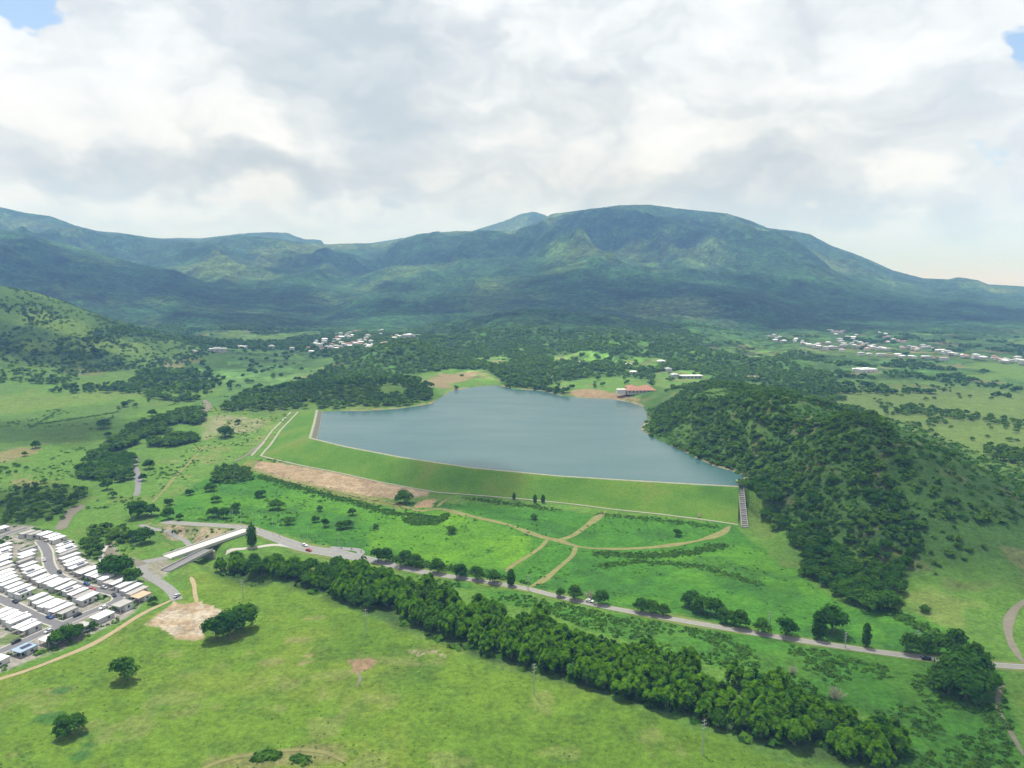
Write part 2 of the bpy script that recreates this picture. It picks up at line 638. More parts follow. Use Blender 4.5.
area('rubble', [(408, 650), (414, 648), (448, 651), (444, 656), (420, 655)])
area('rubble_b', [(296, 655), (315, 648), (310, 662), (300, 664)])
CLEARINGS = []
for k_, pts_ in enumerate(([(424, 374), (450, 370), (484, 370), (504, 382), (490, 386), (455, 389), (436, 393), (428, 386)], [(544, 389), (560, 382), (600, 377), (648, 379), (652, 390), (640, 398), (612, 397), (580, 395)],
                           [(655, 374), (690, 371), (715, 374), (712, 383), (668, 390), (652, 386)], [(548, 356), (590, 352), (610, 358), (590, 364), (556, 363)], [(700, 350), (750, 346), (790, 352), (760, 360), (712, 358)],
                           [(470, 360), (500, 356), (520, 361), (496, 367)], [(620, 362), (650, 358), (668, 364), (640, 370)])):
    CLEARINGS.append(area('clearing_%d' % k_, pts_))
area('valley_meadow', [(205, 346), (300, 352), (335, 362), (300, 384), (228, 409), (208, 402), (216, 385)])
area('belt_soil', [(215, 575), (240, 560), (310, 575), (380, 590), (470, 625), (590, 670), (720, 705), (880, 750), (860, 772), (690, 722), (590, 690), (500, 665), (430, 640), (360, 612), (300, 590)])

# ------------------------------------------------------------------ ground mesh
NU = 1120
us = np.linspace(-1.02, 1.02, NU)
ys = [70.0]
while ys[-1] < 90000:
    y = ys[-1]
    step = y * y / (CAM_H * FPX) * 1.25
    if y < 2600:
        step = min(step, 8.0)
    elif y < 6200:
        step = 9.5
    elif y < 9000:
        step = 30
    else:
        step = 0.12 * y
    ys.append(y + max(step, 0.3))
ys = np.array(ys)
NV = len(ys)
Ug, Yg = np.meshgrid(us, ys)
# a wider fan close to the camera, so that the land goes on beside and below the frame
wide = 1 + 1.6 * np.exp(-Yg / 160)
Xg = Ug * Yg * wide
X, Y = Xg.ravel(), Yg.ravel()
Z = terrain(X, Y)
HR, HL = hill_right(X, Y), hill_left(X, Y)


def soft(name, edge=2.0, wob=3.0, scale=14.0):
    P = AREAS[name]
    w = np.zeros(X.shape)
    m = (X > P[:, 0].min() - 30) & (X < P[:, 0].max() + 30) & (Y > P[:, 1].min() - 30) & (Y < P[:, 1].max() + 30)
    if m.any():
        x, y = X[m], Y[m]
        d = sdist(x, y, P) + fbm(x, y, scale, 3, 5) * wob
        w[m] = sstep(-edge, edge, d)
    return w


def C(*c):
    return np.array(c, float)


colr = np.empty((X.size, 3))
colr[:] = C(.076, .155, .023)


def paint(w, c):
    global colr
    w = np.asarray(w)[:, None]
    colr = colr * (1 - w) + C(*c) * w


n60, n25, n9 = fbm(X, Y, 60, 4, 101), fbm(X, Y, 25, 3, 102), fbm(X, Y, 9, 3, 103)
n300 = fbm(X, Y, 320, 3, 104)
paint(sstep(-.2, .6, n300) * .6, (.090, .145, .028))
paint(sstep(.25, .6, n60) * .55, (.060, .115, .024))
paint(sstep(.3, .75, n25) * .35, (.12, .145, .04))
# plains to the right, drier and paler
rp = sstep(260, 420, X) * sstep(520, 700, Y) * (1 - sstep(4, 10, HR))
paint(rp * .75, (.095, .135, .036))
paint(rp * sstep(.1, .5, fbm(X * 0.5, Y, 90, 3, 140)) * .6, (.075, .115, .03))
w = soft('lush', 3, 5)
paint(w, (.042, .132, .014))
paint(w * sstep(-.1, .6, n60) * .8, (.066, .172, .014))
paint(w * sstep(.2, .7, n25) * .55, (.026, .082, .016))
paint(soft('vivid_tri', 5, 8) * (.55 + .45 * sstep(-.3, .4, n25)), (.082, .190, .012))
w = soft('near_field', 2, 3)
paint(w, (.088, .156, .017))
paint(w * sstep(.0, .6, n60) * .75, (.068, .130, .014))
paint(w * sstep(.15, .7, fbm(X, Y, 32, 3, 111)) * .6, (.118, .165, .024))
paint(w * sstep(.25, .7, n9) * .4, (.046, .092, .018))
paint(w * sstep(.45, .8, fbm(X, Y, 18, 3, 117)) * .45, (.150, .165, .055))
w = soft('rough_band', 3, 4)
paint(w, (.044, .132, .015))
paint(w * sstep(-.1, .6, n25) * .6, (.062, .142, .018))
paint(w * sstep(.1, .6, n9) * .5, (.038, .098, .014))
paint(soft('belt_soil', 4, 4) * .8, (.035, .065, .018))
paint(soft('cloud_shade_left', 6, 10) * .6, (.060, .112, .026))  # cloud shade over the left field, darkened into the grass colour
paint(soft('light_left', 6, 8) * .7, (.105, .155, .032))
paint(soft('dry_left', 4, 8) * .7, (.19, .145, .075))
paint(soft('dry_left_lower', 4, 8) * .7, (.19, .155, .08))
w = soft('dam_meadow', 5, 8)
paint(w * .8, (.088, .165, .028))
paint(w * sstep(.3, .7, n25) * .5, (.16, .17, .06))
paint(soft('pale_lot', 3, 5, 10) * (.5 + .5 * sstep(-.2, .3, n9)) * .8, (.21, .19, .115))
paint(soft('works', 2, 3, 8) * (.45 + .55 * sstep(-.3, .2, n9)), (.24, .20, .13))
paint(soft('ramp_left', 1.5, 2, 8) * .9, (.21, .195, .155))
w = soft('town', 1.5, 1.5)
paint(w, (.23, .215, .185))
paint(w * sstep(.05, .45, fbm(X, Y, 9, 3, 160)) * .85, (.09, .145, .035))
w = soft('dirt_lot', 1.0, 2.5, 9)
paint(w, (.27, .205, .13))
paint(w * sstep(-.1, .5, n9), (.33, .285, .215))
paint(w * sstep(.5, .9, n25), (.22, .17, .09))
paint(soft('strip_verge', 2, 2, 9) * .85, (.14, .15, .045))
w = soft('dirt_strip', 1.2, 3, 10)
paint(w, (.25, .19, .118))
paint(w * sstep(.2, .6, fbm(X, Y, 7, 3, 120)) * .75, (.19, .14, .085))
paint(w * sstep(.35, .7, fbm(X, Y, 12, 3, 121)) * .6, (.31, .245, .17))
paint(soft('orange_patch', 1, 1.5, 8), (.27, .195, .115))
paint(soft('bare_back', 5, 9, 18) * .75, (.27, .18, .11))
paint(soft('pink_shore', 4, 6, 18) * .8, (.30, .19, .12))
paint(soft('bright_meadow', 6, 8, 20) * .8, (.095, .16, .026))  # lighter green of the meadow beyond the lake
paint(soft('hill_bare_lower', 6, 8, 20) * .5, (.15, .17, .05))
paint(soft('track_scar', .6, 1.5, 5) * .9, (.20, .135, .085))
paint(soft('rubble', .6, 2, 4) * .75 * sstep(-.4, .2, fbm(X, Y, 3, 2, 131)), (.24, .21, .14))
paint(soft('rubble_b', .6, 2, 4) * .6 * sstep(-.3, .3, fbm(X, Y, 3, 2, 132)), (.20, .15, .09))
# loose bare spots in the near field
for px, py, r in ((312, 618, 3.0), (268, 662, 4), (45, 712, 3), (300, 757, 8), (255, 758, 7), (330, 752, 6), (220, 762, 6), (58, 690, 4), (420, 650, 5), (232, 638, 5), (300, 640, 3)):
    g = ground_at([px], [py])[0]
    d = np.hypot((X - g[0]) / 2.2, Y - g[1])
    paint((1 - sstep(r * .3, r, d + n9 * r * .6)) * .55, (.15, .14, .06))
# wet hollows
for px, py, r in ((48, 718, 6), (62, 690, 3.5), (85, 735, 3), (80, 755, 4), (88, 745, 3)):
    g = ground_at([px], [py])[0]
    d = np.hypot((X - g[0]) / 1.3, (Y - g[1]))
    paint((1 - sstep(r * .4, r, d + n9 * r * .4)) * .8, (.035, .105, .022))
# woodland floor on the hills
w = sstep(4, 12, HR + n25 * 3)
paint(w, (.042, .092, .018))
paint(w * sstep(.1, .6, n60) * .6, (.070, .125, .024))
paint(w * sstep(.45, .8, n25) * .5, (.12, .11, .05))
wl = sstep(10, 30, HL)
paint(wl, (.050, .098, .020))
paint(wl * sstep(-.05, .5, fbm(X, Y, 90, 4, 150)) * .8, (.095, .150, .026))  # lit patches of the left hill, painted as lighter grass by noise
# far valley: mosaic of wood and pasture
fv = sstep(1000, 1250, Y) * (1 - sstep(2600, 3200, Y)) * (1 - wl)
patch = fbm(X, Y * .6, 170, 4, 160)
paint(fv, (.042, .095, .020))
paint(fv * sstep(.18, .42, patch + .25 * n60), (.080, .142, .026))
paint(fv * sstep(.55, .75, fbm(X, Y, 90, 3, 161)) * .6, (.14, .115, .06))
paint(soft('valley_meadow', 12, 25, 60) * .85, (.060, .125, .030))
# wooded foothills beyond the lake
ug = X / Y
fh = sstep(1190, 1330, Y + 70 * n60) * sstep(-.27, -.17, ug) * (1 - sstep(.36, .46, ug)) * sstep(-.45, .0, patch + .62 + .5 * n60)
paint(fh * .9, (.034, .086, .016))
paint(fh * sstep(.2, .7, n60) * .6, (.070, .140, .022))
for k_ in range(len(CLEARINGS)):
    w = soft('clearing_%d' % k_, 8, 14, 30)
    paint(w * .9, (.080, .165, .026))
    paint(w * sstep(.25, .6, n25) * .6, (.15, .13, .065))
paint(soft('bare_back', 5, 9, 18) * .8, (.21, .15, .09))
paint(soft('pink_shore', 4, 6, 18) * .85, (.23, .155, .095))
# mountain forest
mt = np.maximum(sstep(1500, 2000, Y) * sstep(35, 70, Z), sstep(1980, 2300, Y + 160 * fbm(X, Y, 200, 3, 165)))
paint(mt, (.019, .056, .018))
mp = fbm(X, Y, 520, 4, 170) + .35 * fbm(X, Y, 120, 3, 171)
paint(mt * sstep(.15, .75, mp) * .8, (.046, .088, .024))
paint(mt * sstep(.62, .95, mp) * .7, (.078, .118, .032))
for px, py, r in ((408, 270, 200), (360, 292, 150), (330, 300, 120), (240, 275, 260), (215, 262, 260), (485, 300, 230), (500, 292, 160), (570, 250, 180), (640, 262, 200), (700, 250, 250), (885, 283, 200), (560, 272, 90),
                  (620, 255, 140), (505, 228, 300)):  # sunlit spots and light meadow slopes, painted into the forest colour
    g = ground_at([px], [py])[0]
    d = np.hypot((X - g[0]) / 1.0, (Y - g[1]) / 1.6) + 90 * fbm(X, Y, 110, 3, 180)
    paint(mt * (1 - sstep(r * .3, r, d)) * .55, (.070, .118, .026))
# canopy of the far forest and of the wooded hills
mt_c = np.maximum(np.maximum(mt, fh * .9), fv * (patch < .2) * .7)
far_crown = bumps(X, Y, 17, 200) * 7 + bumps(X, Y, 31, 201) * 5
Z = Z + np.maximum(mt, .3 * mt_c) * far_crown * (1 - sstep(7000, 9000, Y)) * sstep(1000, 1400, Y)
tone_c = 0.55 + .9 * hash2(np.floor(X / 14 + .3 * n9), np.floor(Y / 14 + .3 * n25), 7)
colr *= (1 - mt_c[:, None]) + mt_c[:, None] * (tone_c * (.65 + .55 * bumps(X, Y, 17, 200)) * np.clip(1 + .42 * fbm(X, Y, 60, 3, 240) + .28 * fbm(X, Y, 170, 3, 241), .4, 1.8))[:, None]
Z = Z + wl * bumps(X, Y, 9, 205) * 3.5 * (fbm(X, Y, 70, 3, 206) > -.25)
# far plain and sea
paint(sstep(9000, 10500, Y), (.05, .10, .13))
# dark rim of damp soil by the water
nl = (Y > 500) & (Y < 1400) & (np.abs(X) < 600)
ds_all = np.full(X.shape, 1e6)
ds_all[nl] = seg_dist(X[nl], Y[nl], SHORE)
rim = (1 - sstep(2.0, 5.5, ds_all + n9 * 2.5)) * (sstep(-.25, .25, n25 + .25))
paint(rim * .8, (.22, .18, .11))

V = np.stack([X, Y, Z], 1)
ii = np.arange(NV * NU).reshape(NV, NU)


def mat_new(name):
    m = bpy.data.materials.new(name)
    m.use_nodes = True
    m.node_tree.nodes.clear()
    return m, m.node_tree.nodes, m.node_tree.links


def mathn(N, L, op, a, b):
    n = N.new('ShaderNodeMath')
    n.operation = op
    for i, v in enumerate((a, b)):
        if isinstance(v, (int, float)):
            n.inputs[i].default_value = v
        else:
            L.new(v, n.inputs[i])
    return n.outputs[0]


def noise_node(N, L, vec, scale, detail=4, rough=.55):
    n = N.new('ShaderNodeTexNoise')
    n.inputs['Scale'].default_value = scale
    n.inputs['Detail'].default_value = detail
    n.inputs['Roughness'].default_value = rough
    L.new(vec, n.inputs['Vector'])
    return n.outputs[0]


def ground_material(name, scales, bump, gain):
    m, N, L = mat_new(name)
    out = N.new('ShaderNodeOutputMaterial')
    b = N.new('ShaderNodeBsdfPrincipled')
    b.inputs['Roughness'].default_value = 1.0
    b.inputs['Specular IOR Level'].default_value = 0.1
    at = N.new('ShaderNodeAttribute')
    at.attribute_name = 'tint'
    geo = N.new('ShaderNodeNewGeometry')
    v = None
    for sc, amp in scales:
        q = mathn(N, L, 'MULTIPLY', mathn(N, L, 'SUBTRACT', noise_node(N, L, geo.outputs['Position'], sc), .5), amp)
        v = q if v is None else mathn(N, L, 'ADD', v, q)
    f = mathn(N, L, 'ADD', v, gain)
    f = mathn(N, L, 'MAXIMUM', f, .3)
    mx = N.new('ShaderNodeVectorMath')
    mx.operation = 'SCALE'
    L.new(at.outputs['Color'], mx.inputs[0])
    L.new(f, mx.inputs['Scale'])
    L.new(mx.outputs[0], b.inputs['Base Color'])
    bp = N.new('ShaderNodeBump')
    bp.inputs['Strength'].default_value = 1.0
    bp.inputs['Distance'].default_value = bump
    L.new(noise_node(N, L, geo.outputs['Position'], scales[0][0] * 1.3, 5, .6), bp.inputs['Height'])
    L.new(bp.outputs[0], b.inputs['Normal'])
    L.new(b.outputs[0], out.inputs[0])
    return m


M_GROUND = ground_material('grassland', ((.40, 1.15), (.10, .9), (1.3, 1.1)), 1.4, 1.04)
M_HILLS = ground_material('forested_slopes', ((.045, 2.4), (.016, 1.3), (.11, 1.6)), 22.0, 1.0)

rsplit = int(np.searchsorted(ys, 1500))


def grid_part(name, r0, r1, mat):
    sel = ii[r0:r1 + 1]
    vs = V[sel.ravel()]
    cs = colr[sel.ravel()]
    n = r1 - r0 + 1
    jj = np.arange(n * NU).reshape(n, NU)
    f = np.stack([jj[:-1, :-1].ravel(), jj[:-1, 1:].ravel(), jj[1:, 1:].ravel(), jj[1:, :-1].ravel()], 1)
    return tag(np_mesh(name, vs, f, mat, True, cs), kind='structure')


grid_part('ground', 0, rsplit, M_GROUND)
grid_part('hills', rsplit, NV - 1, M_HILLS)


# ================================================================== plain materials
def plain(name, col, rough=.8, var=.15, scale=.8, spec=.3, metal=0.0, rnd=0.0, bump=0.0, obj=False):
    m, N, L = mat_new(name)
    out = N.new('ShaderNodeOutputMaterial')
    b = N.new('ShaderNodeBsdfPrincipled')
    b.inputs['Roughness'].default_value = rough
    b.inputs['Specular IOR Level'].default_value = spec
    b.inputs['Metallic'].default_value = metal
    tcn = N.new('ShaderNodeTexCoord')
    geo = N.new('ShaderNodeNewGeometry')
    src = tcn.outputs['Object'] if obj else geo.outputs['Position']
    f = mathn(N, L, 'ADD', mathn(N, L, 'MULTIPLY', mathn(N, L, 'SUBTRACT', noise_node(N, L, src, scale), .5), var * 2), 1.0)
    if rnd:
        oi = N.new('ShaderNodeObjectInfo')
        f = mathn(N, L, 'MULTIPLY', f, mathn(N, L, 'ADD', mathn(N, L, 'MULTIPLY', oi.outputs['Random'], rnd), 1 - rnd))
    mx = N.new('ShaderNodeVectorMath')
    mx.operation = 'SCALE'
    mx.inputs[0].default_value = col
    L.new(f, mx.inputs['Scale'])
    L.new(mx.outputs[0], b.inputs['Base Color'])
    if bump:
        bp = N.new('ShaderNodeBump')
        bp.inputs['Distance'].default_value = bump
        L.new(noise_node(N, L, src, scale * 2), bp.inputs['Height'])
        L.new(bp.outputs[0], b.inputs['Normal'])
    L.new(b.outputs[0], out.inputs[0])
    return m


def leafy(name, base, alt, translucent=.25, rnd=.5):
    """Foliage: colour between base and alt by each leaf's tint and by the plant."""
    m, N, L = mat_new(name)
    out = N.new('ShaderNodeOutputMaterial')
    at = N.new('ShaderNodeAttribute')
    at.attribute_name = 'tint'
    sep = N.new('ShaderNodeSeparateColor')
    L.new(at.outputs['Color'], sep.inputs[0])
    oi = N.new('ShaderNodeObjectInfo')
    t = mathn(N, L, 'ADD', mathn(N, L, 'MULTIPLY', sep.outputs[0], 1 - rnd), mathn(N, L, 'MULTIPLY', oi.outputs['Random'], rnd))
    mx = N.new('ShaderNodeMix')
    mx.data_type = 'RGBA'
    L.new(t, mx.inputs[0])
    mx.inputs[6].default_value = base + (1,)
    mx.inputs[7].default_value = alt + (1,)
    d = N.new('ShaderNodeBsdfDiffuse')
    tr = N.new('ShaderNodeBsdfTranslucent')
    L.new(mx.outputs[2], d.inputs[0])
    L.new(mx.outputs[2], tr.inputs[0])
    ms = N.new('ShaderNodeMixShader')
    ms.inputs[0].default_value = translucent
    L.new(d.outputs[0], ms.inputs[1])
    L.new(tr.outputs[0], ms.inputs[2])
    L.new(ms.outputs[0], out.inputs[0])
    return m


M_ASPHALT = plain('asphalt', (.15, .15, .15), .9, .25, .3)
M_HIGHWAY = plain('worn_concrete_road', (.185, .187, .183), .9, .2, .25)
M_STREET = plain('street_asphalt', (.125, .125, .13), .9, .2, .3)
M_PAINT_W = plain('white_road_paint', (.45, .45, .44), .7)
M_PAINT_Y = plain('yellow_road_paint', (.35, .27, .08), .7)
M_DIRT = plain('packed_dirt', (.27, .22, .13), 1.0, .3, .25)
M_PATH = plain('grassy_track', (.155, .155, .055), 1.0, .45, .2)
M_TRACK = plain('gravel_track', (.14, .128, .095), 1.0, .3, .3)
M_CONC = plain('pale_concrete', (.33, .32, .285), .85, .2, .4)
M_VERGE = plain('mown_verge', (.115, .145, .034), 1.0, .4, .3)
M_VERGEC = plain('mossy_concrete', (.235, .24, .17), .9, .35, .15)
M_CONC_D = plain('weathered_concrete', (.19, .188, .178), .9, .4, .8)
M_RIPRAP = plain('riprap_stone', (.115, .12, .08), .95, .6, .9, bump=.6)
M_METAL = plain('galvanised_steel', (.40, .41, .41), .5, .1, 1, metal=.4)
M_WOODPOLE = plain('grey_timber', (.34, .32, .28), .9, .2, 1)
M_TRUNK = plain('bark', (.13, .10, .07), .95, .35, 2, obj=True)
M_CULM = plain('bamboo_culm', (.20, .20, .07), .8, .3, 2, obj=True)
M_WALL = plain('painted_wall', (.55, .535, .51), .85, .08, .5, rnd=.35)
M_ROOF = plain('white_roof_coating', (.74, .745, .75), .7, .14, 1.1, rnd=.2)
M_ROOF_G = plain('weathered_roof', (.36, .35, .33), .8, .2, .5, rnd=.4)
M_ROOF_R = plain('terracotta_roof', (.30, .15, .10), .85, .2, .5)
M_ROOF_B = plain('blue_roof', (.24, .31, .40), .6, .1, .5)
M_ROOF_P = plain('peach_roof', (.40, .30, .20), .8, .1, .5)
M_GLASS = plain('window_glass', (.03, .04, .05), .1, .0, 1, spec=.5)
M_DOOR = plain('brown_door', (.16, .10, .06), .6)
M_TANK = plain('pale_plastic_tank', (.50, .53, .55), .5)
M_PANEL = plain('solar_panel', (.02, .025, .06), .15, spec=.5)
M_TYRE = plain('rubber', (.03, .03, .03), .9)

# dam: grass on the outer face
m, N, L = mat_new('dam_grass')
_o = N.new('ShaderNodeOutputMaterial')
_b = N.new('ShaderNodeBsdfPrincipled')
_b.inputs['Roughness'].default_value = 1.0
_b.inputs['Specular IOR Level'].default_value = .1
_geo = N.new('ShaderNodeNewGeometry')
_r = N.new('ShaderNodeValToRGB')
for pos, c in ((.30, (.046, .116, .016)), (.46, (.066, .146, .018)), (.56, (.086, .160, .021)), (.70, (.118, .148, .034))):
    if pos == .30:
        e = _r.color_ramp.elements[0]
        e.position = pos
    elif pos == .70:
        e = _r.color_ramp.elements[-1]
        e.position = pos
    else:
        e = _r.color_ramp.elements.new(pos)
    e.color = c + (1,)
L.new(noise_node(N, L, _geo.outputs['Position'], .022, 7, .62), _r.inputs[0])
_mx = N.new('ShaderNodeVectorMath')
_mx.operation = 'SCALE'
L.new(_r.outputs[0], _mx.inputs[0])
L.new(mathn(N, L, 'ADD', mathn(N, L, 'MULTIPLY', noise_node(N, L, _geo.outputs['Position'], .5, 5), .8), .6), _mx.inputs['Scale'])
L.new(_mx.outputs[0], _b.inputs['Base Color'])
_bp = N.new('ShaderNodeBump')
_bp.inputs['Distance'].default_value = .8
L.new(noise_node(N, L, _geo.outputs['Position'], .6, 5), _bp.inputs['Height'])
L.new(_bp.outputs[0], _b.inputs['Normal'])
L.new(_b.outputs[0], _o.inputs[0])
M_DAM = m

# water
m, N, L = mat_new('lake_water')
_o = N.new('ShaderNodeOutputMaterial')
_b = N.new('ShaderNodeBsdfPrincipled')
_geo = N.new('ShaderNodeNewGeometry')
_map = N.new('ShaderNodeMapping')
_map.inputs['Scale'].default_value = (.35, 1.0, 1.0)
L.new(_geo.outputs['Position'], _map.inputs[0])
_mx = N.new('ShaderNodeMix')
_mx.data_type = 'RGBA'
L.new(noise_node(N, L, _map.outputs[0], .012, 4), _mx.inputs[0])
_mx.inputs[6].default_value = (.034, .088, .088, 1)
_mx.inputs[7].default_value = (.047, .108, .106, 1)
L.new(_mx.outputs[2], _b.inputs['Base Color'])
_rr = N.new('ShaderNodeMapRange')
L.new(noise_node(N, L, _map.outputs[0], .03, 5), _rr.inputs[0])
_rr.inputs[1].default_value, _rr.inputs[2].default_value = .35, .65
_rr.inputs[3].default_value, _rr.inputs[4].default_value = .13, .25
L.new(_rr.outputs[0], _b.inputs['Roughness'])
_b.inputs['IOR'].default_value = 1.33
_bp = N.new('ShaderNodeBump')
_bp.inputs['Strength'].default_value = .35
_bp.inputs['Distance'].default_value = .25
L.new(noise_node(N, L, _geo.outputs['Position'], .9, 4), _bp.inputs['Height'])
L.new(_bp.outputs[0], _b.inputs['Normal'])
L.new(_b.outputs[0], _o.inputs[0])
M_WATER = m


# ================================================================== lake, dam
def spline(P, step):
    """Catmull-Rom through P, resampled about every `step` metres."""
    P = np.asarray(P, float)
    Q = np.concatenate([[2 * P[0] - P[1]], P, [2 * P[-1] - P[-2]]])
    out = []
    for i in range(1, len(Q) - 2):
        p0, p1, p2, p3 = Q[i - 1], Q[i], Q[i + 1], Q[i + 2]
        n = max(2, int(np.hypot(*(p2 - p1)) / step))
        t = np.linspace(0, 1, n, endpoint=False)[:, None]
        out.append(.5 * (2 * p1 + (p2 - p0) * t + (2 * p0 - 5 * p1 + 4 * p2 - p3) * t ** 2 + (3 * p1 - p0 - 3 * p2 + p3) * t ** 3))
    out.append(P[-1:])
    return np.concatenate(out)


def polyline(P, step):
    P = np.asarray(P, float)
    out = []
    for a, b in zip(P[:-1], P[1:]):
        n = max(1, int(np.hypot(*(b - a)) / step))
        out.append(a + (b - a) * np.linspace(0, 1, n, endpoint=False)[:, None])
    out.append(P[-1:])
    return np.concatenate(out)


def normals2(S):
    T = np.gradient(S, axis=0)
    T /= np.maximum(np.hypot(T[:, 0], T[:, 1]), 1e-6)[:, None]
    return np.stack([-T[:, 1], T[:, 0]], 1)


def ribbon(name, S, width, mat, lift=.12, thick=0.0, zf=None, off=0.0, ncol=5, wvar=0.0):
    """A strip laid on the land along S (array of ground points)."""
    Nn = normals2(S)
    wid = np.broadcast_to(np.asarray(width, float), (len(S),)).copy()
    if wvar:
        k_ = np.arange(len(S))
        wid = wid * (1 + wvar * fbm(k_ * 1.0, np.zeros(len(S)), 6, 2, 77)) * np.sqrt(np.clip((np.minimum(k_, len(S) - 1 - k_) + .4) / 4, 0, 1))
    t = np.linspace(-.5, .5, ncol)
    PX = S[:, None, :] + Nn[:, None, :] * (t[None, :, None] * wid[:, None, None] + off)
    xx, yy = PX[..., 0].ravel(), PX[..., 1].ravel()
    zz = (terrain(xx, yy) if zf is None else zf(xx, yy)) + lift
    v = np.stack([xx, yy, zz], 1)
    n = len(S)
    j = np.arange(n * ncol).reshape(n, ncol)
    f = np.stack([j[:-1, 1:].ravel(), j[:-1, :-1].ravel(), j[1:, :-1].ravel(), j[1:, 1:].ravel()], 1)
    return v, f


def strip(name, S, width, mat, **kw):
    v, f = ribbon(name, S, width, mat, **kw)
    return tag(np_mesh(name, v, f, mat, True), kind='structure')


# water sheet
bm = bmesh.new()
vs = [bm.verts.new((p[0], p[1], WATER)) for p in LAKE + 0.0]
bm.faces.new(vs)
bmesh.ops.triangulate(bm, faces=bm.faces[:])
me = bpy.data.meshes.new('lake_water')
bm.to_mesh(me)
bm.free()
for p in me.polygons:
    if p.normal.z < 0:
        me.flip_normals()
        break
me.materials.append(M_WATER)
lake = bpy.data.objects.new('lake_water', me)
COL.objects.link(lake)
tag(lake, kind='structure')

TOE_PX = [(298, 412), (280, 431), (261, 456), (300, 465.5), (350, 475.5), (400, 486), (440, 493), (512, 498.5), (560, 503), (600, 508), (660, 514.5), (700, 519.5), (738, 525)]
TOE = P2G(TOE_PX)


def resample(P, n):
    P = np.asarray(P, float)
    d = np.concatenate([[0], np.cumsum(np.hypot(*np.diff(P, axis=0).T))])
    t = np.linspace(0, d[-1], n)
    return np.stack([np.interp(t, d, P[:, 0]), np.interp(t, d, P[:, 1])], 1)


NW, NM = 40, 200
c_line = np.concatenate([resample(CRESTP[:3], NW)[:-1], resample(CRESTP[2:], NM)])
t_line = np.concatenate([resample(TOE[:3], NW)[:-1], resample(TOE[2:], NM)])
nd = len(c_line)
cn = normals2(c_line)
side = np.sign(((t_line - c_line) * cn).sum(1).mean())
cn = cn * side                                        # outward, away from the water
dam = empty('dam', (0, 0, 0))
tag(dam, 'long grass covered earth dam holding back the lake', 'dam')


def loft(rows):
    n = len(rows)
    v = np.concatenate(rows)
    j = np.arange(n * nd).reshape(n, nd)
    f = np.stack([j[:-1, :-1].ravel(), j[:-1, 1:].ravel(), j[1:, 1:].ravel(), j[1:, :-1].ravel()], 1)
    return v, f


def zrow(p, z):
    return np.concatenate([p, np.full((nd, 1), z) if np.isscalar(z) else z[:, None]], 1)


inn = np.where(np.arange(nd) < NW, 1.0, 0.0)          # the left wing shows its stone inner face above the water
zt = terrain(t_line[:, 0], t_line[:, 1]) - .3
c_out = c_line + cn * 1.7
rows = [zrow(c_line + cn * 1.2, CREST - .25)]
for k in range(0, 13):
    s = k / 12
    p = c_out * (1 - s) + t_line * s
    z = (CREST - .15) * (1 - s) + zt * s + .35 * fbm(p[:, 0], p[:, 1], 22, 2, 91) * math.sin(math.pi * s)
    rows.append(zrow(p, z))
v, f = loft(rows)
np_mesh('grass_face', v, f[:, ::-1] if side > 0 else f, M_DAM, True, parent=dam)
v, f = loft([zrow(c_line + cn * 1.5, CREST - .5), zrow(c_line + cn * 1.5, CREST), zrow(c_line - cn * 1.5, CREST), zrow(c_line - cn * 1.5, CREST - .5)])
np_mesh('crest_path', v, f, M_VERGEC, False, parent=dam)
v, f = loft([zrow(c_line - cn * 1.3, CREST - .3), zrow(c_line - cn * (4 + 1.8 * inn)[:, None], WATER + .3), zrow(c_line - cn * (8 + 3 * inn)[:, None], WATER - 4.0)])
np_mesh('stone_face', v, f, M_RIPRAP, False, parent=dam)
v, f = loft([zrow(c_line - cn * (4.5 + 1.6 * inn)[:, None], WATER + .05), zrow(c_line - cn * (4.5 + 1.6 * inn)[:, None], WATER + .75 * 1.0), zrow(c_line - cn * (5.2 + 1.6 * inn)[:, None], WATER + .75), zrow(c_line - cn * (5.2 + 1.6 * inn)[:, None], WATER - 1)])
keep = np.concatenate([np.arange(NW) + q * nd for q in range(4)])
jk = np.arange(4 * NW).reshape(4, NW)
np_mesh('waterline_kerb', v[keep], np.stack([jk[:-1, :-1].ravel(), jk[:-1, 1:].ravel(), jk[1:, 1:].ravel(), jk[1:, :-1].ravel()], 1), M_CONC_D, False, parent=dam)

# toe road: pale concrete drain and track along the foot
toe_s = polyline(t_line, 3)
strip('toe_path', toe_s + 0, 2.2, M_VERGEC, lift=.35)
w_s = polyline(TOE[:3], 3)
strip('wing_path', w_s + normals2(w_s) * (-9 if normals2(w_s)[0][0] > 0 else 9), 2.4, M_VERGEC, lift=.35)

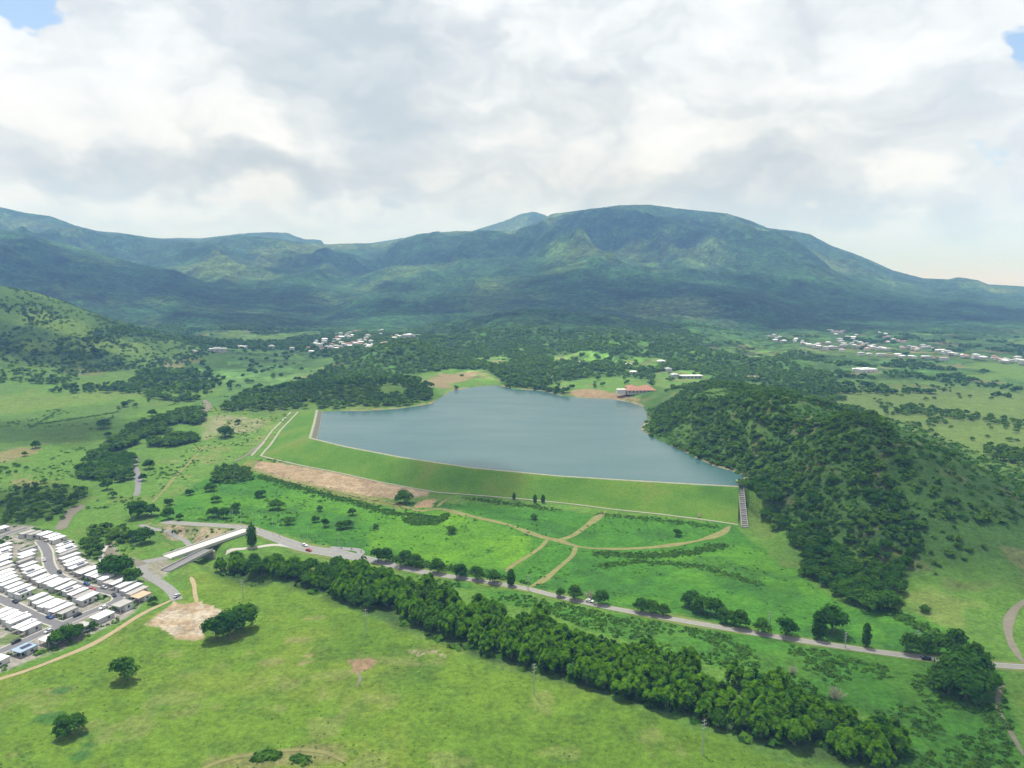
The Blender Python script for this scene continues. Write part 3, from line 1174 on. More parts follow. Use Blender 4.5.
# spillway: stepped chute at the right abutment
sp_top = CRESTP[-1]
sp_bot = TOE[-1]
spill = empty('spillway', (0, 0, 0))
tag(spill, 'narrow stepped concrete spillway chute between grass dam and wooded hill', 'spillway')
a = Vector((sp_top[0] + 3, sp_top[1] + 6, 0))
b = Vector((sp_bot[0] + 3, sp_bot[1] - 6, 0))
dirv = (b - a).normalized()
perp = Vector((-dirv.y, dirv.x, 0))
Ls = (b - a).length
zb = gz(b.x, b.y)
nst = 22
mb = MB()
mw_ = {-1: MB(), 1: MB()}
for k in range(nst):
    s0, s1 = k / nst, (k + 1) / nst
    z1 = (CREST - .6) * (1 - s0) + zb * s0
    fr = Matrix((dirv.to_3d(), perp.to_3d(), Vector((0, 0, 1)))).transposed().to_4x4()
    fr.translation = a
    mb.box(Ls * s0, Ls * s1 - .01, -1.8, 1.8, z1 - 5, z1, mtx=fr)
    if k % 3 == 1 and k > 4:
        for q in range(3):
            yq = -1.7 + q * 1.1 + (0.7 if k % 4 == 1 else 0)
            mb.box(Ls * s0 + .3, Ls * s0 + 1.2, yq, yq + .9, z1, z1 + .7, mtx=fr)
    for sd in (-1, 1):
        y0 = 1.802 * sd
        mw_[sd].box(Ls * s0, Ls * s1 - .01, min(y0, y0 + .5 * sd), max(y0, y0 + .5 * sd), z1 - 5, z1 + 1.3, mtx=fr)
mb.build('stepped_chute', M_CONC_D, spill)
for sd in (-1, 1):
    mw_[sd].build('side_wall', M_CONC, spill)
mg = MB()
fr.translation = a - dirv * 2
for q in range(3):
    mg.box(-1.2, 1.2, -2.6 + q * 2.1, -1.8 + q * 2.1, CREST - 4, CREST + 2.2, mtx=fr)
mg.box(-1.4, 1.4, -3.2, 3.2, CREST + 2.2, CREST + 2.7, mtx=fr)
mg.build('inlet_gate', M_CONC, spill)

# small stair on the dam face
st_a, st_b = np.array(at_z(702, 506, 4.5)), np.array(at_z(699, 518, 0.5))
mb = MB()
for k in range(14):
    s = k / 14
    p = st_a * (1 - s) + st_b * s
    z = 4.9 * (1 - s) + .9 * s
    mb.box(p[0] - 1, p[0] + 1, p[1] - .9, p[1] + .9, z - 2, z + .15)
mb.build('stair', M_PATH, dam)

# ================================================================== roads, tracks
hw = spline(HIGHWAY, 3.0)
hw_w = np.interp(hw[:, 0], [-260, -200, -150, -110, -80, -20, 400], [6.0, 7.0, 10.0, 11.5, 6.4, 4.5, 4.5])
strip('highway', hw, hw_w, M_HIGHWAY, lift=.14)
v1, f1 = ribbon('', hw, hw_w + 3.4, None, lift=.09, wvar=.25)
tag(np_mesh('road_shoulder', v1, f1, M_VERGE, True), kind='structure')
vv, ff, k0 = [], [], 0
for off in (-.18, .18):
    v1, f1 = ribbon('', hw, .13, None, lift=.155, off=off, ncol=2)
    vv.append(v1); ff.append(f1 + k0); k0 += len(v1)
tag(np_mesh('yellow_centre_lines', np.concatenate(vv), np.concatenate(ff), M_PAINT_Y), kind='structure')
vv, ff, k0 = [], [], 0
for sgn in (-1, 1):
    Nn = normals2(hw)
    v1, f1 = ribbon('', hw + Nn * (sgn * (hw_w / 2 - .45))[:, None], .15, None, lift=.155, ncol=2)
    vv.append(v1); ff.append(f1 + k0); k0 += len(v1)
tag(np_mesh('white_edge_lines', np.concatenate(vv), np.concatenate(ff), M_PAINT_W), kind='structure')

# turning loop at the end of the wide stretch, and the lower service road
loop = spline(P2G([(330, 548), (345, 549), (357, 550), (361, 553), (356, 557)]), 2)
strip('turning_loop', loop, 5.0, M_HIGHWAY, lift=.18)
low = spline(P2G([(226, 553), (240, 549), (255, 547.5), (275, 545), (292, 547), (315, 553)]), 2)
strip('service_road', low, 4.2, M_CONC, lift=.12)
strip('dirt_path', spline(DIRT_PATH, 2.5), 2.9, M_DIRT, lift=.10, wvar=.2)
strip('dirt_spur', spline(P2G([(197, 603), (195, 594), (194, 585), (191, 577)]), 2), 2.6, M_DIRT, lift=.12, wvar=.3)
strip('access_road', spline(P2G([(177, 600), (172, 592), (162, 584), (150, 577), (142, 570), (144, 563), (158, 559.5), (168, 557.5)]), 2), 6.0, M_CONC_D, lift=.11)
strip('ramp_road', spline(P2G([(143, 565), (132, 561), (120, 560), (112, 555), (107, 548), (110, 543)]), 2), 6.0, M_TRACK, lift=.16)
strip('ramp_lane', spline(P2G([(104, 566), (101, 556), (106, 546)]), 2), 3.0, M_CONC, lift=.18)
strip('works_track', spline(P2G([(140, 525), (158, 530), (172, 534), (184, 540), (190, 546)]), 2), 4.0, M_CONC_D, lift=.12)
for nm, pts, wd, mt_ in (
        ('field_track', [(437, 507), (443, 502), (452, 497)], 3.6, M_PATH),
        ('field_track', [(400, 505), (420, 511), (440, 509), (470, 516), (505, 524), (530, 533), (546, 538), (560, 541), (580, 547), (610, 549), (645, 548), (680, 544), (705, 539), (722, 533), (730, 526)], 4.6, M_PATH),
        ('field_track', [(556, 541), (572, 536), (588, 525), (606, 511)], 4.6, M_PATH),
        ('field_track', [(548, 539), (540, 548), (525, 558), (512, 566), (506, 572)], 3.4, M_PATH),
        ('field_track', [(576, 546), (572, 556), (556, 570), (544, 580), (530, 587)], 3.6, M_PATH),
        ('field_track', [(256, 470), (290, 481), (345, 493), (400, 505)], 4, M_PATH),
        ('field_track', [(152, 503), (165, 489), (180, 472), (195, 457), (203, 447)], 2.4, M_PATH),
        ('field_track', [(190, 775), (222, 761), (262, 753), (300, 750), (326, 753), (345, 762)], 2.0, M_PATH),
        ('gravel_track', [(234, 462), (247, 455), (255, 449), (265, 440)], 3.4, M_TRACK),
        ('valley_road', [(136, 496), (138, 488), (138, 476), (135, 466), (136, 458)], 5.5, M_ASPHALT),
        ('valley_road', [(193, 420), (203, 412), (208, 406), (204, 400)], 8, M_TRACK),
        ('valley_road', [(145, 384), (152, 377), (162, 369), (170, 364)], 9, M_TRACK),
        ('river_bed', [(60, 530), (65, 521), (72, 512), (82, 505)], 9, M_TRACK),
        ('hill_track', [(1050, 585), (1024, 602), (1013, 612), (1008, 625), (1010, 640), (1018, 655), (1024, 663)], 3.4, M_TRACK),
        ('field_path', [(1004, 682), (998, 697), (999, 712), (1006, 724), (1016, 742), (1024, 756)], 2.2, M_TRACK),
        ('field_path', [(359, 671), (360, 680), (356, 687)], 1.6, M_TRACK)):
    strip(nm, spline(P2G(pts), 3), wd, mt_, lift=.12 if pts[0][1] > 470 else .25, wvar=.35)

# town streets, with kerbed pavements
STREETS = [P2G(s) for s in (
    [(40, 541), (44, 546), (47.5, 553), (48.5, 562), (52, 570), (60, 577), (72, 582.5), (85, 587), (97, 589.5), (109, 592), (118, 595.5), (116.5, 601), (104, 607), (88, 613.5), (62, 625), (40, 634.5), (15, 645.5), (-10, 656)],
    [(-20, 591), (0, 599), (20, 608.5), (40, 618), (61, 625.5)],
    [(-20, 543), (0, 537), (14, 532), (27, 528)])]
for s in STREETS:
    S = spline(s, 1.5)
    v1, f1 = ribbon('', S, 7.0, None, lift=.20)
    tag(np_mesh('pavement', v1, f1, M_CONC, True), kind='structure')
    strip('street', S, 5.0, M_STREET, lift=.26)

# ================================================================== bridges
B0, B1 = P2G([(167, 558), (247, 531.5)])


def frame2(p0, p1, z):
    d = Vector((p1[0] - p0[0], p1[1] - p0[1], 0))
    Lx = d.length
    d.normalize()
    mtx = Matrix((d, Vector((-d.y, d.x, 0)), Vector((0, 0, 1)))).transposed().to_4x4()
    mtx.translation = Vector((p0[0], p0[1], z))
    return mtx, Lx


fr, Lb = frame2(B0, B1, max(gz(*B0), gz(*B1)) + .5)
M_DECK = plain('bright_concrete', (.44, .43, .395), .85, .15, .4)
br = empty('bridge')
tag(br, 'long pale concrete highway bridge with solid parapets over a gully', 'bridge')
mb = MB(); mb.box(0, Lb, -5.0, 5.0, -.9, 0, mtx=fr); mb.build('deck', M_DECK, br)
for sd in (-1, 1):
    mb = MB(); y0, y1 = (4.6, 5.0) if sd > 0 else (-5.0, -4.6)
    mb.box(0, Lb, y0, y1, .002, .9, mtx=fr); mb.build('parapet', M_DECK, br)
for k in range(5):
    mb = MB(); yy = -3.6 + k * 1.8
    mb.box(.5, Lb - .5, yy - .3, yy + .3, -2.3, -.902, mtx=fr); mb.build('girder', M_CONC_D, br)
for s in (.28, .72):
    mb = MB()
    mb.box(Lb * s - .7, Lb * s + .7, -4.2, 4.2, -3.2, -2.302, mtx=fr)
    for yy in (-3, 0, 3):
        mb.tube(fr @ Vector((Lb * s, yy, -9)), fr @ Vector((Lb * s, yy, -3.2)), .55, n=12)
    mb.build('pier', M_CONC_D, br)
for x0, x1 in ((-2.5, .4), (Lb - .4, Lb + 2.5)):
    mb = MB(); mb.box(x0, x1, -4.8, 4.8, -8, -.93, mtx=fr); mb.build('abutment', M_CONC, br)

C0, C1 = P2G([(166, 571.5), (209, 558)])
fr2, Lc = frame2(C0, C1, max(gz(*C0), gz(*C1)) + .35)
br2 = empty('bridge')
tag(br2, 'shorter old dark decked bridge below the pale highway bridge', 'bridge')
mb = MB(); mb.box(0, Lc, -3.2, 3.2, -.8, 0, mtx=fr2); mb.build('deck', M_ASPHALT, br2)
for y0, y1 in ((3.2, 3.6), (-3.6, -3.2)):
    mb = MB()
    mb.box(0, Lc, y0, y1, -.8, .9, mtx=fr2)
    mb.build('parapet', M_CONC, br2)
mb = MB()
mb.box(Lc * .5 - .6, Lc * .5 + .6, -3, 3, -7, -.802, mtx=fr2)
mb.build('pier', M_CONC_D, br2)
for x0, x1 in ((-1.5, .3), (Lc - .3, Lc + 1.5)):
    mb = MB(); mb.box(x0, x1, -4.0, 4.0, -7, -.82, mtx=fr2); mb.build('abutment', M_CONC, br2)

# ================================================================== trees
M_LEAF = leafy('broadleaf_foliage', (.014, .062, .007), (.064, .150, .012), .28)
M_BAMBOO = leafy('bamboo_foliage', (.012, .070, .004), (.122, .268, .008), .34, .15)
M_DRYLEAF = leafy('dry_twigs', (.16, .15, .09), (.26, .24, .15), .1)
M_BUSH = leafy('scrub_foliage', (.030, .092, .012), (.082, .170, .018), .25, 0)


def quads(c, nrm, size, asp=1.0, rng=RNG, axis=None, bend=0.0):
    """One leaf-clump quad for each centre."""
    n = len(c)
    nrm = nrm / np.maximum(np.linalg.norm(nrm, axis=1), 1e-6)[:, None]
    r = rng.normal(size=(n, 3)) if axis is None else axis
    t = np.cross(nrm, r)
    t /= np.maximum(np.linalg.norm(t, axis=1), 1e-6)[:, None]
    b = np.cross(nrm, t)
    s = np.broadcast_to(np.asarray(size, float), (n,))[:, None] * .5
    t, b = t * s, b * s * asp
    v = np.stack([c - t - b, c + t - b * .8, c + t * .85 + b, c - t + b * .9], 1).reshape(-1, 3)
    f = np.arange(n * 4).reshape(n, 4)
    return v, f


def crown_broad(n, rx, rz, zc, lobes, leaf, seed, jitter=.55):
    rg = np.random.default_rng(seed)
    L0 = rg.normal(size=(lobes, 3))
    L0 /= np.linalg.norm(L0, axis=1)[:, None]
    L0[:, 2] = np.abs(L0[:, 2]) * 1.05 - .42
    cen = L0 * np.array([rx, rx, rz]) * rg.uniform(.45, .72, (lobes, 1))
    rad = rg.uniform(.28, .58, lobes) * rx
    k = rg.integers(0, lobes, n)
    d = rg.normal(size=(n, 3))
    d /= np.linalg.norm(d, axis=1)[:, None]
    d[:, 2] = np.where(d[:, 2] < -.35, -d[:, 2], d[:, 2])
    p = cen[k] + d * (rad[k] * rg.uniform(.62, 1.18, n))[:, None] * np.array([1, 1, .85])
    nr = d + rg.normal(size=(n, 3)) * jitter * .6 + np.array([0, 0, .25])
    v, f = quads(p + np.array([0, 0, zc]), nr, leaf * rg.uniform(.6, 1.3, n), rg.uniform(.6, 1), rg)
    lt = rg.uniform(0, 1, lobes)
    tint = np.clip(.65 * lt[k] + .35 * rg.uniform(0, 1, n), 0, 1)
    return v, f, np.repeat(tint, 4)


def trunk_mesh(h, r, nb, spread, seed):
    rg = random.Random(seed)
    mb = MB()
    lean = Vector((rg.uniform(-.3, .3), rg.uniform(-.3, .3), h * .55))
    mb.tube((0, 0, -.6), lean, r, r * .65, 7)
    for k in range(nb):
        an = 2 * math.pi * k / nb + rg.uniform(-.4, .4)
        e = lean + Vector((math.cos(an) * spread, math.sin(an) * spread, h * rg.uniform(.18, .36)))
        st = lean * rg.uniform(.7, 1)
        mb.tube(st, e, r * .45, r * .14, 5)
    return mb


def tree_proto(name, cat, crown, trunk, cmat, tmat=M_TRUNK):
    r = empty(name)
    r['category'] = cat
    trunk.build('trunk', tmat, r)
    v, f, t = crown
    o = np_mesh('crown', v, f, cmat, False, np.repeat(t[:, None], 3, 1), parent=r)
    return r


BROAD = [tree_proto('tree', 'tree', crown_broad(1100, 4.1, 4.6, 4.3, 14 + k, .75, 300 + k), trunk_mesh(7.0, .28, 5, 2.3, k), M_LEAF) for k in range(4)]
FLAT = [tree_proto('tree', 'tree', crown_broad(1100, 5.0, 3.6, 4.0, 14, .75, 320 + k), trunk_mesh(6.5, .3, 6, 2.8, 10 + k), M_LEAF) for k in range(2)]


def crown_bamboo(nplume, per, R, Ht, seed):
    """Feathery plumes that rise, arch outwards and droop, each a narrow spray."""
    rg = np.random.default_rng(seed)
    P, Nn, S, T, A = [], [], [], [], []
    for k in range(nplume):
        an = 2 * math.pi * (k * .618) + rg.uniform(-.5, .5)
        out = R * math.sqrt((k + .5) / nplume) * rg.uniform(.85, 1.1)
        top = Ht * (1.02 - .45 * (out / R) ** 1.6) * rg.uniform(.84, 1.08)
        s = rg.uniform(0, 1, per)
        cx, cy = math.cos(an), math.sin(an)
        ln = rg.uniform(2.6, 3.8)
        base = out * .55
        rad = base + s * ln * .95
        z = top - .35 * ln + ln * (.95 * s - 1.15 * s * s) + rg.normal(size=per) * .25
        wid = .95 * np.sqrt(np.clip(s * (1.15 - s) * 4, .05, 1))
        q = rg.normal(size=per) * wid * .55
        droop = -np.abs(q) * .6 - np.where(rg.uniform(size=per) < .35, rg.uniform(0, 3.2, per), 0)
        P.append(np.stack([cx * rad - cy * q, cy * rad + cx * q, np.maximum(z + droop, .5)], 1))
        nr = np.stack([cx * (.1 + .8 * s) - cy * q * .6, cy * (.1 + .8 * s) + cx * q * .6, np.full(per, 1.0)], 1) + rg.normal(size=(per, 3)) * .28
        Nn.append(nr)
        S.append(rg.uniform(.38, .75, per))
        T.append(np.clip(rg.uniform(-.05, .6) + .5 * s + .15 * rg.uniform(0, 1, per) + .25 * droop, 0, 1))  # highlights on plume tips and shade on drooping leaves, put into the tint
        A.append(np.tile([-cy, cx, 0.0], (per, 1)) + rg.normal(size=(per, 3)) * .25)
    v, f = quads(np.concatenate(P), np.concatenate(Nn), np.concatenate(S), 1.9, rg, np.concatenate(A))
    return v, f, np.repeat(np.concatenate(T), 4)


def culms(n, R, Ht, seed):
    rg = random.Random(seed)
    mb = MB()
    for k in range(n):
        an, o = rg.uniform(0, 6.28), rg.uniform(.2, 1)
        b = Vector((math.cos(an) * .8 * o, math.sin(an) * .8 * o, -.5))
        mtp = Vector((math.cos(an) * R * .3 * o, math.sin(an) * R * .3 * o, Ht * .5))
        e = Vector((math.cos(an) * R * .7 * o, math.sin(an) * R * .7 * o, Ht * .82))
        mb.tube(b, mtp, .07, .06, 5)
        mb.tube(mtp, e, .06, .03, 5)
    return mb


BAMBOO = []
for k in range(5):
    r = empty('bamboo_clump')
    r['category'] = 'bamboo'
    culms(14, 5.5, 12, k).build('culms', M_CULM, r)
    v, f, t = crown_bamboo(30 + 2 * k, 85, 5.0 + .25 * k, 12.5 + .5 * (k % 3), 400 + k)
    np_mesh('foliage', v, f, M_BAMBOO, False, np.repeat(t[:, None], 3, 1), parent=r)
    BAMBOO.append(r)

# a slender tree like a she-oak, and bare shrubs
rg = np.random.default_rng(5)
n_ = 700
s_ = rg.uniform(0, 1, n_)
an_ = rg.uniform(0, 6.283, n_)
rr_ = np.sqrt(np.clip(1 - s_, 0, 1)) * (.5 + s_) * 2.6 * rg.uniform(.35, 1.15, n_) + .2
p_ = np.stack([np.cos(an_) * rr_, np.sin(an_) * rr_, 1.4 + s_ * 9.5], 1)
v_, f_ = quads(p_, np.stack([np.cos(an_), np.sin(an_), np.full(n_, .4)], 1) + rg.normal(size=(n_, 3)) * .5, .7, .8, rg)
SLIM = tree_proto('tree', 'tree', (v_, f_, np.repeat(rg.uniform(0, 1, n_), 4)), trunk_mesh(9, .2, 3, .8, 50), M_LEAF)


def bare_shrub(seed):
    rg = random.Random(seed)
    mb = MB()
    for k in range(46):
        an, el = rg.uniform(0, 6.283), rg.uniform(.5, 1.4)
        l = rg.uniform(3.2, 5.2)
        d = Vector((math.cos(an) * math.cos(el), math.sin(an) * math.cos(el), math.sin(el)))
        m_ = d * l * .55
        mb.tube((0, 0, -.2), m_, .10, .07, 4)
        for q in range(3):
            e = m_ + (d + Vector((rg.uniform(-.6, .6), rg.uniform(-.6, .6), rg.uniform(-.1, .5)))).normalized() * l * .5
            mb.tube(m_, e, .06, .03, 4)
    return mb


# ---- where trees stand
used = np.zeros((0, 2))
ROADS_XY = np.concatenate([hw] + [spline(s, 3) for s in STREETS])
TREES = []       # (apparent size, x, y, z, kind, scale, label, group)


def free_of_roads(x, y, gap):
    return np.min(np.hypot(ROADS_XY[:, 0] - x, ROADS_XY[:, 1] - y)) > gap


def add_tree(px, py, hpx, kind, label, wide=1.0):
    g = ground_at([px], [py])[0]
    z = gz(*g)
    dist = math.sqrt(g[0] ** 2 + g[1] ** 2 + (CAM_H - z) ** 2)
    hm = hpx * dist / FPX / .93
    TREES.append((1e9, g[0], g[1], z, kind, hm, label, None, wide))


PROTO_H = {'broad': 10.2, 'flat': 9.6, 'slim': 11.0, 'bamboo': 13.0}
TREE_SPOTS = [
    (124, 681, 25, 'broad', 'lone dark round tree in the near grass field below the dirt path', 1.0),
    (71, 734, 22, 'broad', 'dark tree by the wet hollow at the lower left of the near field', 1.2),
    (216, 640, 26, 'broad', 'left tree of the dark trio beside the bare dirt lot', 1.1),
    (230, 636, 30, 'broad', 'middle tree of the dark trio beside the bare dirt lot', 1.1),
    (243, 629, 28, 'broad', 'right tree of the dark trio beside the bare dirt lot', 1.1),
    (252, 547, 20, 'slim', 'slender pale green tree beside the right end of the highway bridge', 1.1),
    (405, 503, 16, 'broad', 'round tree at the end of the pink dirt strip below the dam', 1.35),
    (225, 437, 14, 'broad', 'round tree standing at the edge of the pale bare lot', 1.4),
    (238, 424, 6, 'broad', 'small tree on the pale bare ground near the dam wing', 1.2),
    (152, 416, 8, 'broad', 'lone tree in the light green meadow at upper left', 1.2),
    (104, 428, 10, 'broad', 'wide dark tree in the shaded field at left', 1.5),
    (125, 407, 7, 'broad', 'small tree at the upper edge of the shaded left field', 1.2),
    (108, 437, 6, 'broad', 'bushy low tree just below the wide tree in the left field', 1.4),
    (36, 448, 8, 'broad', 'dark bush on the brown bare patch at far left', 1.3),
    (25, 456, 5, 'broad', 'small bush at the lower side of the brown patch at far left', 1.2),
    (149, 469, 11, 'broad', 'dark tree right of the grey valley road, upper one', 1.2),
    (143, 481, 9, 'broad', 'tree right of the grey valley road with brownish crown', 1.0),
    (190, 495, 7, 'broad', 'lone small tree in the meadow right of the valley road', 1.2),
    (169, 505, 8, 'broad', 'tree at the lower end of the straight field track', 1.2),
    (560, 597, 12, 'broad', 'first small tree left of the white car on the highway', 1.0),
    (575, 600, 19, 'broad', 'dark tree on the highway verge left of the white car', 1.0),
    (601, 604, 17, 'broad', 'dark tree on the highway verge right of the white car', 1.0),
    (641, 612, 17, 'broad', 'left tree of the trio on the verge past the white car', 1.1),
    (652, 614, 17, 'broad', 'middle tree of the trio on the verge past the white car', 1.0),
    (664, 616, 15, 'broad', 'right tree of the trio on the verge past the white car', 1.0),
    (690, 606, 18, 'broad', 'upper left tree of the loose row above the highway', 1.1),
    (703, 613, 20, 'flat', 'second tree of the loose row above the highway', 1.0),
    (716, 615, 20, 'broad', 'third tree of the loose row above the highway', 1.0),
    (727, 623, 18, 'broad', 'fourth tree of the loose row above the highway', 1.0),
    (740, 628, 22, 'broad', 'tall dark tree at the road edge ending the loose row', .95),
    (762, 633, 17, 'broad', 'pale topped tree touching the highway, middle right', 1.1),
    (786, 636, 22, 'broad', 'dark tree overhanging the highway left of the leaning tree', 1.0),
    (818, 639, 24, 'slim', 'slim tree under the leaning tree on the highway', 1.2),
    (832, 634, 30, 'flat', 'big leaning tree with wide crown above the highway', .9),
    (866, 647, 20, 'slim', 'narrow young tree alone at the highway edge', .9),
    (910, 653, 22, 'broad', 'left tree of the group above the black car', .9),
    (924, 652, 19, 'broad', 'second tree of the group above the black car', .9),
    (938, 654, 17, 'broad', 'third tree of the group above the black car', .9),
    (954, 656, 30, 'broad', 'tallest tree of the group above the black car', .8),
    (974, 658, 17, 'broad', 'rightmost tree of the group above the black car', .9),
    (378, 562, 17, 'broad', 'tree at the start of the verge row beside the belt', 1.0),
    (386, 562, 18, 'broad', 'second tree of the verge row beside the belt', 1.0),
    (405, 566, 20, 'broad', 'third, wide tree of the verge row beside the belt', 1.1),
    (416, 568, 18, 'broad', 'fourth tree of the verge row beside the belt', 1.0),
    (438, 573, 18, 'broad', 'fifth tree of the verge row, standing apart', 1.0),
    (460, 577, 18, 'broad', 'sixth tree of the verge row, round crown', 1.0),
    (477, 580, 17, 'broad', 'seventh tree of the verge row along the highway', 1.0),
    (494, 583, 17, 'broad', 'eighth tree of the verge row along the highway', 1.1),
    (511, 586, 16, 'slim', 'last narrow tree of the verge row along the highway', 1.2),
    (535, 503, 8, 'slim', 'left of the two slim trees on the dam toe path', 1.2),
    (543, 503, 8, 'slim', 'right of the two slim trees on the dam toe path', 1.2),
    (514, 500, 7, 'slim', 'slim tree on the dam toe path left of the pair', 1.2),
    (534, 519, 7, 'broad', 'round dark bush in the left grass plot below the dam', 1.4),
    (677, 536, 9, 'broad', 'round dark bush in the right grass plot below the dam', 1.3),
    (110, 576, 22, 'broad', 'left of the big dark trees between town and ramp road', 1.1),
    (122, 578, 24, 'broad', 'middle of the big dark trees between town and ramp road', 1.1),
    (133, 583, 18, 'broad', 'right of the big dark trees between town and ramp road', 1.0),
    (153, 604, 9, 'broad', 'small dark tree beside the end house of the town', 1.1),
    (69, 641, 18, 'broad', 'dark tree behind the outer town row, nearest the white roof', 1.1),
    (78, 637, 14, 'broad', 'small tree behind the outer town row, right one', 1.1),
    (58, 645, 16, 'broad', 'dark tree behind the outer town row, left one', 1.2),
    (93, 629, 8, 'broad', 'little tree at the grass edge behind the outer town row', 1.2),
    (144, 543, 17, 'broad', 'tree with rusty crown on the mound by the ramp road', 1.2),
    (133, 541, 13, 'broad', 'left tree on the mound by the ramp road', 1.1),
    (152, 516, 14, 'broad', 'tall dark tree left of the highway end', 1.2),
    (138, 517, 20, 'broad', 'largest tree of the clump left of the highway end', 1.2),
    (168, 519, 13, 'broad', 'tree with light crown at the highway end', 1.0),
    (180, 520, 8, 'broad', 'small tree touching the highway end', 1.1),
    (211, 491, 9, 'broad', 'upper round bush in the meadow above the highway', 1.4),
    (216, 502, 7, 'broad', 'wide low bush in the meadow above the highway', 1.6),
    (213, 517, 12, 'broad', 'left tree of three in the meadow above the bridge', 1.1),
    (224, 518, 12, 'broad', 'middle tree of three in the meadow above the bridge', 1.1),
    (236, 512, 11, 'broad', 'right tree of three in the meadow above the bridge', 1.1),
    (278, 509, 11, 'flat', 'wide bush cluster in the meadow right of the bridge', 1.5),
    (261, 497, 8, 'flat', 'dark low bush nearest the strip verge', 1.4),
    (290, 524, 8, 'flat', 'low bush above the highway between two lamps', 1.4),
    (316, 522, 8, 'broad', 'small round bush in the middle meadow, left', 1.1),
    (325, 527, 11, 'broad', 'narrow dark bush in the middle meadow', .9),
    (341, 529, 10, 'broad', 'wide dark bush in the middle meadow, left part', 1.4),
    (348, 528, 10, 'broad', 'wide dark bush in the middle meadow, right part', 1.3),
    (320, 511, 6, 'broad', 'tiny round bush in the upper middle meadow', 1.2),
    (352, 515, 9, 'broad', 'round dark bush below the strip verge', 1.2),
    (376, 529, 6, 'broad', 'small bush alone left of the vivid grass', 1.3),
    (451, 533, 9, 'flat', 'bush in the vivid green grass above the verge row', 1.2),
    (948, 694, 26, 'broad', 'lower left tree of the big dark cluster below the highway', 1.2),
    (966, 699, 28, 'broad', 'lowest tree of the big dark cluster below the highway', 1.25),
    (982, 692, 26, 'broad', 'lower right tree of the big dark cluster below the highway', 1.2),
    (957, 683, 30, 'broad', 'middle tree of the big dark cluster below the highway', 1.2),
    (973, 682, 30, 'flat', 'upper right tree of the big dark cluster below the highway', 1.15),
    (942, 684, 22, 'broad', 'left edge tree of the big dark cluster below the highway', 1.1),
    (964, 672, 24, 'broad', 'topmost tree of the big dark cluster, touching the highway', 1.2),
    (872, 610, 20, 'broad', 'dark tree at the hill foot above the narrow young tree', 1.3),
    (886, 609, 20, 'broad', 'second dark tree at the hill foot', 1.2),
    (858, 604, 18, 'broad', 'left dark tree at the hill foot', 1.2),
    (925, 612, 8, 'broad', 'brownish low bush at the foot of the lit hill meadow', 1.4),
]
for s in TREE_SPOTS:
    add_tree(*s)

# belt of bamboo
belt = P2G([(218, 572), (240, 562), (262, 567), (305, 577), (318, 566), (345, 569), (380, 582), (420, 592), (470, 612), (540, 630), (590, 652), (650, 665), (720, 682), (800, 706),
            (870, 733), (900, 757), (885, 770), (860, 764), (800, 754), (740, 737), (690, 718), (640, 703), (590, 687), (540, 669), (500, 660), (465, 640), (430, 634), (400, 615), (360, 607), (325, 590), (300, 585), (260, 578), (225, 572)])
lo, hi = belt.min(0), belt.max(0)
BAM = []
tries = 0
while tries < 9000 and len(BAM) < 250:
    tries += 1
    x, y = RNG.uniform(lo[0], hi[0]), RNG.uniform(lo[1], hi[1])
    if not inside(np.array([x]), np.array([y]), belt)[0]:
        continue
    if any((x - b[0]) ** 2 + (y - b[1]) ** 2 < 5.0 ** 2 for b in BAM) or not free_of_roads(x, y, 8):
        continue
    BAM.append((x, y))
print('bamboo', len(BAM))


def px_of(x, y, z):
    c, s = math.cos(PITCH), math.sin(PITCH)
    dzz = z - CAM_H
    dep = y * c - dzz * s
    return 512 + FPX * x / dep, 384 - FPX * (y * s + dzz * c) / dep


for x, y in BAM:
    px, py = px_of(x, y, 8)
    z = gz(x, y)
    if px < 450 and RNG.uniform() < .4:
        # upstream end of the belt: ordinary broadleaf trees
        TREES.append((1e8, x, y, z, 'broad', RNG.uniform(9, 13), 'dark broadleaf tree packed in the upstream end of the riverside belt', 'broadleaf trees of the riverside belt', 1.1))
        continue
    b = BAMBOO[RNG.integers(0, len(BAMBOO))]
    if fbm(np.array([x]), np.array([y]), 22, 2, 333)[0] < -.85:
        continue
    if RNG.uniform() < .08:
        TREES.append((1e8, x, y, z, 'broad', RNG.uniform(7, 12), 'round broadleaf tree standing among the bamboo of the belt', 'broadleaf trees among the bamboo', 1.0))
        continue
    s = RNG.uniform(.64, 1.02)
    copy_tree(b, (x, y, z), RNG.uniform(0, 6.28), (s * RNG.uniform(.85, 1.15), s, s * RNG.uniform(.9, 1.15)),
              'feathery bamboo clump packed in the long belt between grass field and highway', 'bamboo clumps of the riverside belt')

